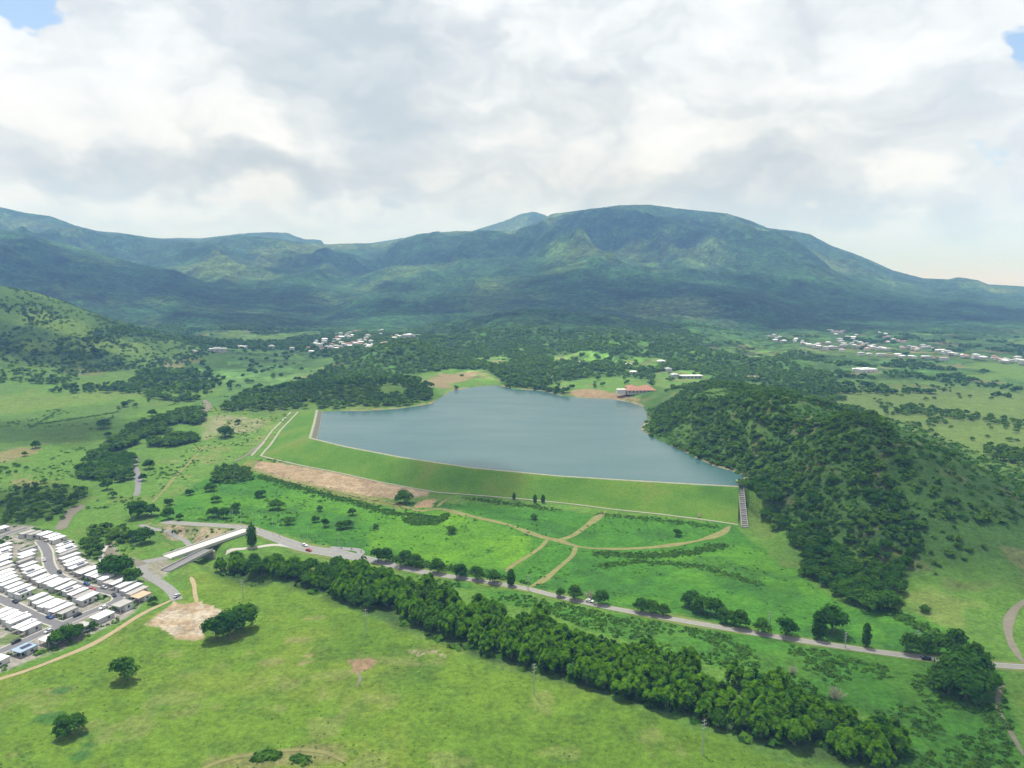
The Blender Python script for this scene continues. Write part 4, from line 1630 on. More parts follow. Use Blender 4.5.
# woods: regions with spacing
WOODS = [  # name, polygon (px), spacing m, height range, individual label, group
    ('river', [(75, 479), (78, 466), (105, 450), (130, 428), (150, 424), (180, 414), (200, 409), (203, 420), (190, 432), (200, 443), (160, 449), (141, 456), (133, 460), (131, 497), (110, 498), (100, 482)], 5.5, (8, 13),
     'tree crowded in the wooded strip beside the grey valley road', 'trees of the valley road strip'),
    ('scrub', [(0, 505), (20, 487), (50, 482), (85, 490), (100, 482), (78, 505), (62, 522), (30, 524), (0, 528)], 8, (4, 8),
     'low tree in the scrub above the town roofs', 'trees of the scrub above the town'),
    ('townedge', [(82, 560), (84, 540), (95, 530), (125, 525), (128, 545), (104, 545), (98, 560)], 6, (4, 8),
     'tree in the thicket between the town and the ramp road', 'trees beside the town thicket'),
    ('upper', [(146, 398), (150, 382), (175, 370), (205, 373), (215, 388), (196, 402), (172, 402)], 8, (8, 12), 'tree in the dark grove by the upper valley road', 'trees of the upper valley grove'),
    ('clump', [(212, 483), (214, 470), (235, 467), (253, 472), (252, 480), (232, 484)], 5, (5, 8), 'dark tree in the thick clump above the meadow bushes', 'trees of the meadow clump'),
    ('foot', [(738, 500), (752, 510), (790, 570), (850, 604), (900, 612), (905, 590), (850, 570), (790, 520), (760, 480)], 5.5, (6, 11), 'dark tree at the wooded foot of the hill right of the dam', 'trees at the right hill foot'),
    ('hillfront', [(650, 440), (700, 462), (745, 478), (760, 480), (790, 520), (850, 570), (885, 590), (920, 560), (915, 520), (885, 470), (855, 430), (800, 405), (740, 400), (690, 410), (655, 420)], 5.2, (2.5, 9),
     'tree on the wooded hillside right of the lake', 'trees of the right hillside'),
    ('hilltop', [(655, 418), (690, 408), (740, 398), (800, 403), (855, 428), (885, 462), (915, 485), (895, 440), (860, 405), (830, 388), (780, 377), (700, 378), (660, 395)], 5.6, (2.5, 8.5),
     'tree on the wooded crest of the hill right of the lake', 'trees of the right hill crest'),
    ('hillright', [(890, 592), (950, 570), (985, 548), (950, 512), (915, 480), (918, 520), (922, 560)], 8, (2.5, 6), 'tree on the open right flank of the hill', 'trees of the hill flank'),
    ('lakewest', [(216, 411), (262, 412), (310, 408), (330, 409), (400, 407), (434, 401), (430, 388), (380, 372), (340, 374), (300, 385), (245, 394)], 9, (7, 12), 'tree in the wood behind the left end of the lake', 'trees of the wood left of the lake'),
    ('lakenorth', [(505, 388), (560, 392), (640, 395), (700, 380), (780, 376), (830, 384), (860, 370), (800, 352), (700, 345), (560, 340), (450, 352), (400, 362), (430, 372), (500, 380)], 12, (6, 11),
     'tree in the rolling woods beyond the lake', 'trees beyond the lake'),
    ('hedge1', [(880, 372), (1024, 388), (1024, 392), (890, 378)], 12, (5, 8), 'tree in the hedgerows of the right plain', 'hedgerow trees'),
    ('hedge2', [(905, 405), (960, 412), (1040, 424), (1040, 431), (960, 420), (900, 414)], 9, (5, 9), 'tree in the hedgerows of the right plain', 'hedgerow trees'),
    ('hedge3', [(870, 395), (900, 410), (960, 424), (930, 432), (890, 420)], 10, (5, 8), 'tree in the hedgerows of the right plain', 'hedgerow trees'),
    ('hedge4', [(980, 444), (1040, 455), (1040, 470), (1010, 466), (985, 455)], 8, (6, 10), 'tree in the hedgerows of the right plain', 'hedgerow trees'),
    ('hedge5', [(920, 480), (980, 510), (1000, 530), (980, 528), (930, 500)], 9, (5, 9), 'tree in the hedgerows of the right plain', 'hedgerow trees'),
    ('leftfoot', [(-20, 392), (75, 390), (150, 376), (200, 372), (190, 362), (140, 366), (60, 378), (-20, 380)], 10, (6, 10), 'tree at the foot of the left hill', 'trees at the left hill foot'),
    ('leftfield', [(90, 440), (140, 410), (160, 400), (150, 392), (110, 410), (85, 432)], 18, (4, 7), 'tree at the edge of the left field', 'left field trees'),
    ('leftedge', [(-10, 470), (28, 462), (30, 470), (0, 478)], 9, (4, 6), 'bush on the left border below the brown patch', 'left border bushes'),
]
cand = []
for nm, pts, sp, (h0, h1), lab, grp in WOODS:
    P = P2G(pts)
    lo, hi = P.min(0), P.max(0)
    gx, gy = np.meshgrid(np.arange(lo[0], hi[0], sp), np.arange(lo[1], hi[1], sp))
    gx = gx.ravel() + RNG.uniform(-.48, .48, gx.size) * sp
    gy = gy.ravel() + RNG.uniform(-.48, .48, gy.size) * sp
    k = inside(gx, gy, P)
    gx, gy = gx[k], gy[k]
    dens = fbm(gx, gy, 55 if nm != 'lakenorth' else 120, 3, 210)
    thr = {'hillfront': -.30, 'hilltop': -.2, 'lakenorth': -.15, 'hillright': .2, 'scrub': -.3, 'leftfield': 0, 'leftfoot': .25, 'upper': .1}.get(nm, -.6)
    k = dens > thr
    k &= ~inside(gx, gy, LAKE)
    for P_ in CLEARINGS:
        k &= ~inside(gx, gy, P_) | (RNG.uniform(size=gx.size) < .08)
    gx, gy = gx[k], gy[k]
    zz = terrain(gx, gy) if len(gx) else np.zeros(0)
    for x, y, z in zip(gx, gy, zz):
        h = h0 + (h1 - h0) * RNG.uniform() ** 1.25
        if y < 520 and not free_of_roads(x, y, 7):
            continue
        cand.append((h / math.sqrt(x * x + y * y + 150 ** 2), x, y, z, 'flat' if RNG.uniform() < .25 else 'broad', h, lab, grp, RNG.uniform(.9, 1.35)))
# open woods of hill and far valley, beyond the polygons
n_far = 52000
ux = RNG.uniform(-.85, .85, n_far)
uy = np.sqrt(RNG.uniform(1020 ** 2, 2550 ** 2, n_far))
gx, gy = ux * uy, uy
pp = fbm(gx, gy * .6, 170, 4, 160)
k = ((pp < .22) | ((gy > 1230) & (gx / gy > -.25) & (gx / gy < .4) & (pp < .75))) & ~inside(gx, gy, LAKE) & ((gx < 500) | (fbm(gx, gy, 60, 3, 220) > .35)) & (hill_left(gx, gy) < 60)
gx, gy = gx[k], gy[k]
zz = terrain(gx, gy)
MEADOW = P2G([(205, 346), (300, 352), (335, 362), (300, 384), (228, 409), (208, 402), (216, 385)])
k = np.ones(gx.size, bool)
for P_ in CLEARINGS:
    k &= ~inside(gx, gy, P_) | (RNG.uniform(size=gx.size) < .06)
k &= ~inside(gx, gy, MEADOW) | (RNG.uniform(size=gx.size) < .07)
gx, gy, zz = gx[k], gy[k], zz[k]
far_trees = [(0, x, y, z, 'broad', RNG.uniform(4, 11), '', '', 1.25) for x, y, z in zip(gx, gy, zz)]
# scattered trees on the left hill and on the right plain
gx, gy = RNG.uniform(-1300, -560, 7000), RNG.uniform(1000, 1620, 7000)
k = (hill_left(gx, gy) > 12) & (fbm(gx, gy, 70, 3, 206) > -.9)
zz = terrain(gx[k], gy[k])
far_trees += [(0, x, y, z, 'broad', RNG.uniform(2.2, 6.5), '', '', 1.35) for x, y, z in zip(gx[k], gy[k], zz)]
gx, gy = RNG.uniform(300, 900, 700), RNG.uniform(500, 1200, 700)
k = (fbm(gx * .5, gy, 45, 3, 230) > .45) & (np.abs(gx / gy) < .85)
zz = terrain(gx[k], gy[k])
far_trees += [(0, x, y, z, 'broad', RNG.uniform(3.5, 7), '', '', 1.3) for x, y, z in zip(gx[k], gy[k], zz)]

cand.sort(key=lambda c: -c[0])
n_ind = max(0, 298 - len(TREES))
print('trees placed', len(TREES), 'candidates', len(cand), 'far', len(far_trees))
TREES += cand[:n_ind]
rest = cand[n_ind:]
for _, x, y, z, kind, h, lab, grp, wide_ in TREES:
    src = {'broad': BROAD, 'flat': FLAT, 'slim': [SLIM]}[kind]
    b = src[RNG.integers(0, len(src))]
    s = h / PROTO_H[kind]
    copy_tree(b, (x, y, z - .15 * s), RNG.uniform(0, 6.28), (s * wide_, s * wide_ * RNG.uniform(.92, 1.08), s), lab, grp)

# the rest of the woods: one mass of crowns
vv, ff, tt, k0 = [], [], [], 0
variants = {'mid': [crown_broad(140, 4.2, 4.2, 4.6, 9, 1.75, 500 + k) for k in range(8)], 'far': [crown_broad(30, 4.2, 3.2, 5.0, 5, 3.6, 520 + k) for k in range(8)]}
for lst, kind in ((rest, 'mid'), (far_trees, 'far')):
    for _, x, y, z, kk, h, lab, grp, wide_ in lst:
        v, f, t = variants['far' if y > 1000 else 'mid'][RNG.integers(0, 8)]
        s = h / 9.6
        an = RNG.uniform(0, 6.283)
        ca, sa = math.cos(an) * s * wide_, math.sin(an) * s * wide_
        vv.append(np.stack([v[:, 0] * ca - v[:, 1] * sa + x, v[:, 0] * sa + v[:, 1] * ca + y, v[:, 2] * s * (.8 if kk == 'flat' else 1) + z - .6], 1).astype(np.float32))
        ff.append(f + k0)
        k0 += len(v)
        tt.append(np.clip(t * .5 + RNG.uniform(0, .55) + (.48 * min(1, (y - 1000) / 300) if y > 1010 and abs(x) < .46 * y and x > -.25 * y else .16 if y < 1000 else .34 * (fbm(np.array([x]), np.array([y]), 120, 2, 251)[0] > -.15) if x < -.46 * y else 0), 0, 1))
tt = np.concatenate(tt)
M_WOOD = leafy('wood_foliage', (.014, .062, .008), (.085, .170, .017), .28, 0)
o = np_mesh('woodland', np.concatenate(vv), np.concatenate(ff), M_WOOD, False, np.repeat(tt[:, None], 3, 1))
tag(o, 'dense woods on the right hill and round the far side of the lake', 'woodland', kind='stuff')
print('wood quads', k0 // 4)

# scrub and tall weeds: one mass
gx, gy, gh = [], [], []


def scatter(name, n, h0, h1, thr=-1, scale=20, seed=300):
    P = AREAS[name]
    lo, hi = P.min(0), P.max(0)
    x, y = RNG.uniform(lo[0], hi[0], n), RNG.uniform(max(lo[1], 120), hi[1], n)
    k = inside(x, y, P) & (fbm(x, y, scale, 3, seed) > thr)
    gx.append(x[k]); gy.append(y[k]); gh.append(RNG.uniform(h0, h1, k.sum()))


scatter('rough_band', 15000, .5, 1.2, -.35)
scatter('lush', 6000, .3, .9, .1)
scatter('near_field', 5000, .15, .45, .1, 26, 111)
scatter('belt_soil', 900, 1.5, 3.5)
scatter('town', 1100, .8, 2.2)
scatter('dam_meadow', 1200, .5, 1.4, .1)
x, y = RNG.uniform(-620, -150, 9000), RNG.uniform(430, 1000, 9000)
k = (fbm(x, y, 45, 3, 310) > .5) & ~inside(x, y, LAKE) & (np.abs(x / y) < .85) & ~inside(x, y, AREAS['town']) & ~inside(x, y, AREAS['dirt_strip'])
gx.append(x[k]); gy.append(y[k]); gh.append(RNG.uniform(.5, 1.6, k.sum()))
x, y = RNG.uniform(100, 480, 5000), RNG.uniform(430, 900, 5000)
k = (hill_right(x, y) > 5) & ~inside(x, y, LAKE) & (np.abs(x / y) < .9)
gx.append(x[k]); gy.append(y[k]); gh.append(RNG.uniform(1.2, 3, k.sum()))
# ditches and hedge lines of tall weeds
for pts, wd, n_, h0, h1 in (([(596, 553), (640, 556), (690, 553), (725, 545)], 5, 500, .6, 1.4), ([(600, 566), (640, 561), (700, 566), (760, 585)], 4, 420, .5, 1.1), ([(876, 606), (905, 619), (945, 640), (985, 656)], 3.5, 420, .7, 1.8),
                            ([(258, 476), (300, 488), (345, 500), (395, 514), (425, 516)], 6, 900, .6, 1.3), ([(470, 499), (520, 505), (556, 510)], 5, 300, .4, 1.0), ([(600, 514), (660, 520), (716, 527)], 5, 300, .4, 1.0),
                            ([(380, 556), (430, 566), (500, 580), (556, 594)], 4, 500, .6, 1.8), ([(40, 424), (80, 418), (120, 412)], 5, 160, .6, 1.4), ([(60, 410), (45, 419), (30, 428)], 3, 90, .6, 1.2),
                            ([(262, 757), (275, 756)], 2, 60, .8, 2.2), ([(296, 759), (304, 760)], 2, 40, .6, 1.4)):
    S = resample(P2G(pts), n_)
    gx.append(S[:, 0] + RNG.normal(size=n_) * wd * .5); gy.append(S[:, 1] + RNG.normal(size=n_) * wd * .5); gh.append(RNG.uniform(h0, h1, n_))
# reed bed
P = P2G([(402, 520), (420, 515), (436, 517), (450, 513), (446, 520), (436, 525), (412, 525)])
x, y = RNG.uniform(P[:, 0].min(), P[:, 0].max(), 700), RNG.uniform(P[:, 1].min(), P[:, 1].max(), 700)
k = inside(x, y, P)
gx.append(x[k]); gy.append(y[k]); gh.append(RNG.uniform(1.0, 1.6, k.sum()))
gx, gy, gh = np.concatenate(gx), np.concatenate(gy), np.concatenate(gh)
road_d = np.full(gx.shape, 1e9)
for S, wd in ((hw, 6.5), (spline(DIRT_PATH, 3), 3.2)):
    for i in range(0, len(S), 1):
        m = (np.abs(gx - S[i, 0]) < 9) & (np.abs(gy - S[i, 1]) < 9)
        if m.any():
            road_d[m] = np.minimum(road_d[m], np.hypot(gx[m] - S[i, 0], gy[m] - S[i, 1]) - wd)
for s in STREETS:
    S = spline(s, 3)
    for i in range(len(S)):
        m = (np.abs(gx - S[i, 0]) < 9) & (np.abs(gy - S[i, 1]) < 9)
        if m.any():
            road_d[m] = np.minimum(road_d[m], np.hypot(gx[m] - S[i, 0], gy[m] - S[i, 1]) - 6)
k = (road_d > 0) & ~inside(gx, gy, AREAS['dirt_lot'])
gx, gy, gh = gx[k], gy[k], gh[k]
zz = terrain(gx, gy)
per = 9
n = len(gx)
d = RNG.normal(size=(n, per, 3))
d /= np.linalg.norm(d, axis=2)[:, :, None]
d[:, :, 2] = np.abs(d[:, :, 2])
c = np.stack([gx, gy, zz], 1)[:, None, :] + d * gh[:, None, None] * np.array([1.0, 1.0, .6])
v, f = quads(c.reshape(-1, 3), (d + RNG.normal(size=d.shape) * .35 + np.array([0, 0, .4])).reshape(-1, 3), np.repeat(gh * .95, per), .8)
t = np.clip(np.repeat(RNG.uniform(0, .9, n), per) + RNG.uniform(-.15, .15, n * per), 0, 1)
o = np_mesh('scrub', v, f, M_BUSH, False, np.repeat(np.repeat(t, 4)[:, None], 3, 1))
tag(o, 'low scrub, weeds and shrubs spread over fields and verges', 'scrub', kind='stuff')
print('scrub', n)

# bare pale shrubs
for (px, py, s, lab) in ((793, 674, .75, 'small pale leafless shrub in the rough grass band'), (835, 699, 1.15, 'larger pale leafless shrub above the bamboo belt end'),
                         (590, 600, 1.1, 'grey leafless shrub beside the white car on the highway')):
    g = ground_at([px], [py])[0]
    r = empty('leafless_shrub', (g[0], g[1], gz(*g)))
    r.scale = (s, s, s)
    tag(r, lab, 'shrub')
    bare_shrub(int(px)).build('branches', plain('bleached_wood', (.36, .33, .24), .9, .2, 2) if px == 793 else bpy.data.materials['bleached_wood'], r)

for b in BROAD + FLAT + [SLIM] + BAMBOO:
    drop(b)

# ================================================================== the town
p0, p1 = np.array(at_z(58.6, 548.3, 3)), np.array(at_z(72.3, 543.4, 3))
AX = math.atan2(p1[1] - p0[1], p1[0] - p0[0])


def house_proto(L, W, roof, variant):
    """Long axis along x; flat overhanging roof, recessed carport at one end."""
    r = empty('house')
    r['category'] = 'house'
    hw_, hl, H = W / 2, L / 2, 2.9
    cp_ = 3.6 if variant % 3 != 2 else 0.0
    mb = MB()
    mb.box(-hl, hl - cp_, -hw_, hw_, -.6, H)
    if cp_:
        for sy in (-hw_ + .15, hw_ - .35):
            mb.box(hl - .35, hl - .1, sy, sy + .2, -.6, H)
    mb.build('wall', M_WALL, r)
    mb = MB()
    if variant == 3:      # low gable
        z0, z1 = H, H + 1.1
        a = [(-hl - .4, -hw_ - .4, z0), (hl + .4, -hw_ - .4, z0), (hl + .4, hw_ + .4, z0), (-hl - .4, hw_ + .4, z0), (-hl - .4, 0, z1), (hl + .4, 0, z1)]
        for q in ((0, 1, 5, 4), (2, 3, 4, 5), (1, 2, 5), (3, 0, 4), (3, 2, 1, 0)):
            mb.face([a[i] for i in q])
    else:
        mb.box(-hl - .3, hl + .3, -hw_ - .3, hw_ + .3, H + .002, H + .22)
        mb.box(-hl - .3, hl + .3, -hw_ - .3, -hw_ - .15, H + .22, H + .42)
        mb.box(-hl - .3, hl + .3, hw_ + .15, hw_ + .3, H + .22, H + .42)
        mb.box(-hl - .3, -hl - .15, -hw_ - .15, hw_ + .15, H + .22, H + .42)
    mb.build('roof', roof, r)
    for sx, sy in ((-hl + 1.4, -1), (-hl + 4.6, -1), (-hl + 2.8, 1)):
        mb = MB()
        y0 = sy * hw_
        mb.box(sx, sx + 1.5, min(y0, y0 + .05 * sy), max(y0, y0 + .05 * sy), 1.0, 2.2)
        mb.build('window', M_GLASS, r)
    mb = MB()
    mb.box(hl - cp_, hl - cp_ + .06, -.5, .5, 0, 2.1)
    mb.build('door', M_DOOR, r)
    if variant == 1:
        mb = MB()
        mb.tube((-hl + 2, .6, H + .23), (-hl + 2, .6, H + 1.5), .6, .55, 12)
        mb.build('water_tank', M_TANK, r)
    if variant == 4:
        mb = MB()
        for q in range(4):
            mb.box(-hl + 1.2 + q * 1.5, -hl + 2.5 + q * 1.5, -1.2, 1.2, H + .5, H + .58)
        mb.build('solar_panel', M_PANEL, r)
    return r


ORD = ['first', 'second', 'third', 'fourth', 'fifth', 'sixth', 'seventh', 'eighth', 'ninth', 'tenth', 'eleventh', 'twelfth', 'thirteenth', 'fourteenth', 'fifteenth', 'sixteenth', 'seventeenth', 'eighteenth', 'nineteenth', 'twentieth',
       'twenty-first', 'twenty-second', 'twenty-third', 'twenty-fourth', 'twenty-fifth', 'twenty-sixth', 'twenty-seventh', 'twenty-eighth', 'twenty-ninth', 'thirtieth']
PROTOS = {}


def house_kind(L, W, rk, variant):
    key = (L, W, rk, variant)
    if key not in PROTOS:
        PROTOS[key] = house_proto(L, W, {'w': M_ROOF, 'g': M_ROOF_G, 'b': M_ROOF_B, 'p': M_ROOF_P, 'r': M_ROOF_R}[rk], variant)
    return PROTOS[key]


ROWS = [  # polyline of roof centres (px), spacing, length, width, row phrase
    ([(64, 544), (67, 551), (71, 559), (78, 566), (90, 571.5), (104, 576), (117, 580), (128, 584.5), (138, 590)], 6.0, 12.5, 4.4, 'from the top in the row outside the curved street'),
    ([(28, 550), (26, 562), (32, 570.5), (41, 577), (52, 581), (64, 585), (76, 590), (87, 595), (90, 601)], 6.0, 12.0, 4.4, 'from the top in the row inside the curved street'),
    ([(4, 546), (3, 556), (4, 566), (6, 575), (9, 583), (16, 588), (26, 592)], 6.2, 11.5, 4.4, 'from the top in the left edge row'),
    ([(19, 577), (26, 583), (36, 589)], 6.2, 11, 4.4, 'from the top in the short inner row'),
    ([(38, 597), (45, 600.5), (54, 604.5), (62, 608), (70, 611.5)], 6.0, 11.5, 4.4, 'from the left in the row above the junction'),
    ([(1, 611), (10, 615.5), (19, 620), (27, 625), (34, 629)], 6.2, 12.0, 4.4, 'from the left below the side street'),
    ([(141, 594), (129, 600), (116, 607), (103, 613.5), (90, 620), (78, 626.5), (61, 632.5), (44, 639), (27, 645.5), (10, 652), (-6, 659)], 9.0, 10.0, 7.2, 'from the right in the outer row facing fields'),
    ([(27, 532.5), (36, 534), (45, 535.5), (54, 537.5), (62, 539.5)], 7.5, 10, 5.8, 'from the left in the topmost row'),
    ([(2, 627), (12, 633)], 8, 10, 6, 'from the left in the lower left corner'),
    ([(18, 546), (8, 552)], 8, 9, 6, 'from the top beside the upper left trees'),
    ([(2, 527), (13, 524)], 12, 8, 6, 'from the left beyond the top left street')]
street_pts = np.concatenate([spline(s, 2) for s in STREETS])
placed = []
NAME_R = {'w': 'white', 'g': 'grey', 'b': 'blue', 'p': 'peach', 'r': 'red'}
for ri, (pts, sp, L_, W_, phrase) in enumerate(ROWS):
    q = np.array([at_z(a, b, 3.0) for a, b in pts])
    S = resample(q, 400)
    # distance measured across the houses' common axis
    perp_c = -S[:, 0] * math.sin(AX) + S[:, 1] * math.cos(AX)
    spots, last = [], None
    for i in range(len(S)):
        if last is None or abs(perp_c[i] - perp_c[last]) >= sp or np.hypot(*(S[i] - S[last])) > L_ + 2.5:
            spots.append(S[i])
            last = i
    cnt = 0
    for j, s in enumerate(spots):
        dmin = np.min(np.hypot(street_pts[:, 0] - s[0], street_pts[:, 1] - s[1]))
        if dmin < 5.6:
            # slide off the street
            kx = np.argmin(np.hypot(street_pts[:, 0] - s[0], street_pts[:, 1] - s[1]))
            dv = s - street_pts[kx]
            dv = dv / max(np.hypot(*dv), .1)
            s = street_pts[kx] + dv * 6.5
        bad = False
        for t, (tl, tw) in placed:
            dx = (s - t)
            a = abs(dx[0] * math.cos(AX) + dx[1] * math.sin(AX))
            b = abs(-dx[0] * math.sin(AX) + dx[1] * math.cos(AX))
            if a < (L_ + tl) / 2 - .6 and b < (W_ + tw) / 2 + .25:
                bad = True
        if bad:
            continue
        placed.append((s, (L_, W_)))
        rk = 'w'
        u = RNG.uniform()
        if u > .88:
            rk = 'g'
        if ri == 6 and j == 0:
            rk = 'p'
        if ri == 6 and j == 5:
            rk = 'b'
        var = int(RNG.choice([0, 0, 2, 2, 5, 5, 0, 1, 5, 4] if rk == 'w' else [0, 2]))
        if ri == 6 and len(pts) and j == len(spots) - 2:
            var = 4
        proto = house_kind(L_, W_, rk, var)
        flip = math.pi if RNG.uniform() < .5 else 0
        extra = {1: ' with roof tank', 4: ' with solar panels'}.get(var, '')
        copy_tree(proto, (s[0], s[1], gz(*s)), AX + flip + RNG.normal() * .03, (RNG.uniform(.70, .95), RNG.uniform(.80, 1.0), RNG.uniform(.85, 1.2)),
                  '%s house%s, %s %s' % (NAME_R[rk], extra, ORD[cnt], phrase), 'houses of the near town')
        cnt += 1
print('houses', len(placed))

# ------------------------------------------------------------------ far villages: one mesh a house
def far_house(L, W, H, roof, kind):
    mb = MB()
    mb.box(-L / 2, L / 2, -W / 2, W / 2, -2, H, 0)
    if kind == 'flat':
        mb.box(-L / 2 - .3, L / 2 + .3, -W / 2 - .3, W / 2 + .3, H, H + .35, 1)
        mb.box(-L / 4, L / 6, -W / 4, W / 4, H + .35, H + 1.6, 1)
    else:
        a = [(-L / 2 - .5, -W / 2 - .5, H), (L / 2 + .5, -W / 2 - .5, H), (L / 2 + .5, W / 2 + .5, H), (-L / 2 - .5, W / 2 + .5, H), (-L / 2 + W * .3, 0, H + 1.8), (L / 2 - W * .3, 0, H + 1.8)]
        for q in ((0, 1, 5, 4), (2, 3, 4, 5), (1, 2, 5), (3, 0, 4), (3, 2, 1, 0)):
            mb.face([a[i] for i in q], 1)
    for s in range(3):
        x0 = -L / 2 + L * (.15 + .28 * s)
        mb.box(x0, x0 + 1.6, -W / 2 - .06, -W / 2, 1, 2.4, 2)
    return mb.data('house', [M_WALL, roof, M_GLASS])


FH = [far_house(11, 9, 3.4, M_ROOF, 'flat'), far_house(14, 9, 3.2, M_ROOF, 'hip'), far_house(12, 10, 6.2, M_ROOF, 'flat'), far_house(16, 9, 3.4, M_ROOF_G, 'hip'), far_house(12, 9, 3.2, M_ROOF_R, 'hip'), far_house(26, 13, 5, M_ROOF, 'flat')]
VILL = [
    ([(316, 352), (322, 345), (340, 340), (355, 335)], 26, 5, 'l'), ([(330, 351), (345, 347), (368, 342), (372, 336)], 28, 5, 'l'), ([(380, 335), (392, 326)], 9, 3, 'l'), ([(365, 349), (385, 345)], 8, 3, 'l'), ([(392, 339), (416, 338)], 10, 2, 'l'),
    ([(276, 352), (290, 351), (310, 354)], 3, 3, 'l'),
    ([(770, 338), (790, 343), (815, 347), (840, 351)], 26, 4, 'r'), ([(835, 343), (860, 348), (885, 352)], 24, 6, 'r'), ([(822, 318), (835, 326), (845, 334), (850, 342)], 32, 7, 'r'), ([(880, 335), (905, 347), (915, 352)], 14, 5, 'r'),
    ([(910, 350), (940, 352), (950, 356), (985, 360), (1024, 365)], 34, 3, 'r'), ([(860, 356), (900, 358), (940, 360)], 14, 2, 'r')]
LABV = {'l': ('small pale house in the hillside village beyond the left end of the lake', 'houses of the left hillside village'), 'r': ('small pale house in the village under the right mountain slope', 'houses of the right hillside village')}
for pts, n, spread, sd in VILL:
    P = resample(np.array(pts, float), n)
    jx, jy = RNG.normal(size=n) * spread * .9, RNG.normal(size=n) * spread * .32
    G = ground_at(P[:, 0] + jx, P[:, 1] + jy)
    Zs = terrain(G[:, 0], G[:, 1])
    for g, z in zip(G, Zs):
        o = bpy.data.objects.new('house', FH[int(RNG.choice([0, 0, 1, 1, 2, 3, 4]))])
        COL.objects.link(o)
        s = RNG.uniform(.6, 1.1)
        o.location = (g[0], g[1], z + 7.5 if g[1] > 1500 else z)
        o.location.z = z + 4.5
        o.rotation_euler = (0, 0, RNG.uniform(-.5, .5) + (math.pi / 2 if RNG.uniform() < .3 else 0))
        o.scale = (s, s, s)
        tag(o, LABV[sd][0], 'house', LABV[sd][1])

for px, py, L_, lab in ((661, 363, 1.0, 'white house among trees above the red roofed building'), (634, 374, 1.0, 'small white house just above the red roofed building'), (668, 372, .9, 'grey white house in the cluster right of the red roofed building'), (674, 377, 1.1, 'pale house in front of the cluster right of the red roofed building'),
                        (628, 366, .9, 'pale house left of the cluster above the lake'), (195, 353, .9, 'white house at the foot of the dark left mountain'), (240, 349, 1.1, 'pale shed at the far end of the left valley'), (218, 352, 1.3, 'long white shed in the far left valley meadow'), (579, 364, .9, 'white house in the far meadow behind the lake'),
                        (1005, 362, 1.0, 'pale house at the right end of the far village'), (866, 373, 1.3, 'long white shed behind the wooded hill crest'), (860, 372, 1.0, 'second white shed behind the wooded hill crest')):
    g = ground_at([px], [py])[0]
    o = bpy.data.objects.new('house', FH[5] if 'shed' in lab else FH[RNG.integers(0, 3)])
    COL.objects.link(o)
    o.location = (g[0], g[1], gz(*g) + 1)
    o.rotation_euler = (0, 0, RNG.uniform(-.4, .4))
    o.scale = (L_, L_, L_)
    tag(o, lab, 'house')

# red roofed building by the lake
g = ground_at([640], [392.5])[0]
r = empty('red_roofed_building', (g[0], g[1], gz(*g)), .05)
tag(r, 'long red roofed building with pale walls above the lake shore', 'building')


def hip(mb, x0, x1, y0, y1, z0, z1):
    m_ = (y1 - y0) / 2
    a = [(x0, y0, z0), (x1, y0, z0), (x1, y1, z0), (x0, y1, z0), (x0 + m_, y0 + m_, z1), (x1 - m_, y0 + m_, z1)]
    for q in ((0, 1, 5, 4), (2, 3, 4, 5), (1, 2, 5), (3, 0, 4), (3, 2, 1, 0)):
        mb.face([a[i] for i in q])


mb = MB(); mb.box(-20, 21, -7, 7, -2, 4); mb.box(-16, -2, 7.002, 24, -2, 6); mb.box(4, 20, 7.002, 22, -2, 5); mb.build('wall', M_CONC, r)
mb = MB(); hip(mb, -21, 22, -8, 8, 4.01, 8.5); mb.build('roof', M_ROOF_R, r)
mb = MB(); hip(mb, -17, -1, 8.1, 25, 6.01, 9.5); mb.build('roof', M_ROOF_R, r)
mb = MB(); hip(mb, 3, 21, 8.1, 23, 5.01, 8.5); mb.build('roof', M_ROOF_R, r)
mb = MB(); mb.box(-33, -21.1, -5, 6, -2, 5); mb.build('wing', M_WALL, r)
for k in range(7):
    mb = MB(); mb.box(-17 + k * 5.2, -15 + k * 5.2, -7.08, -7.002, 1, 3); mb.build('window', M_GLASS, r)
for px, py, lab, sc in ((691, 378.5, 'long low pale building right of the red roofed one', 1.5), (753, 378.5, 'long pale building on top of the wooded hill', 1.1)):
    g = ground_at([px], [py])[0]
    r = empty('long_building', (g[0], g[1], gz(*g)), .1)
    r.scale = (sc, sc, sc)
    tag(r, lab, 'building')
    mb = MB(); mb.box(-12, 12, -4, 4, -2, 3.4); mb.build('wall', M_WALL, r)
    mb = MB(); mb.box(-12.5, 12.5, -4.5, 4.5, 3.402, 3.8); mb.build('roof', M_ROOF_P if 'hill' in lab else M_ROOF, r)
    for k in range(5):
        mb = MB(); mb.box(-10 + k * 4.4, -8 + k * 4.4, -4.07, -4.002, 1, 2.4); mb.build('window', M_GLASS, r)

# ================================================================== poles and lamps
def utility_pole(px, py, H, lab):
    g = ground_at([px], [py])[0]
    r = empty('utility_pole', (g[0], g[1], gz(*g)), RNG.uniform(.1, .5))
    tag(r, lab, 'utility pole')
    mb = MB(); mb.tube((0, 0, -.5), (0, 0, H), .26, .15, 10); mb.build('pole', M_METAL, r)
    for z, l in ((H - .5, .9), (H - 1.9, 1.15), (H - 3.3, .9)):
        mb = MB(); mb.box(-l, l, -.06, .06, z - .07, z + .07); cr = mb.build('crossarm', M_METAL, r)
        for s in (-l + .1, l - .1):
            mb = MB(); mb.tube((s, 0, z + .07), (s, 0, z + .5), .08, .05, 8); mb.build('insulator', M_CONC, cr)


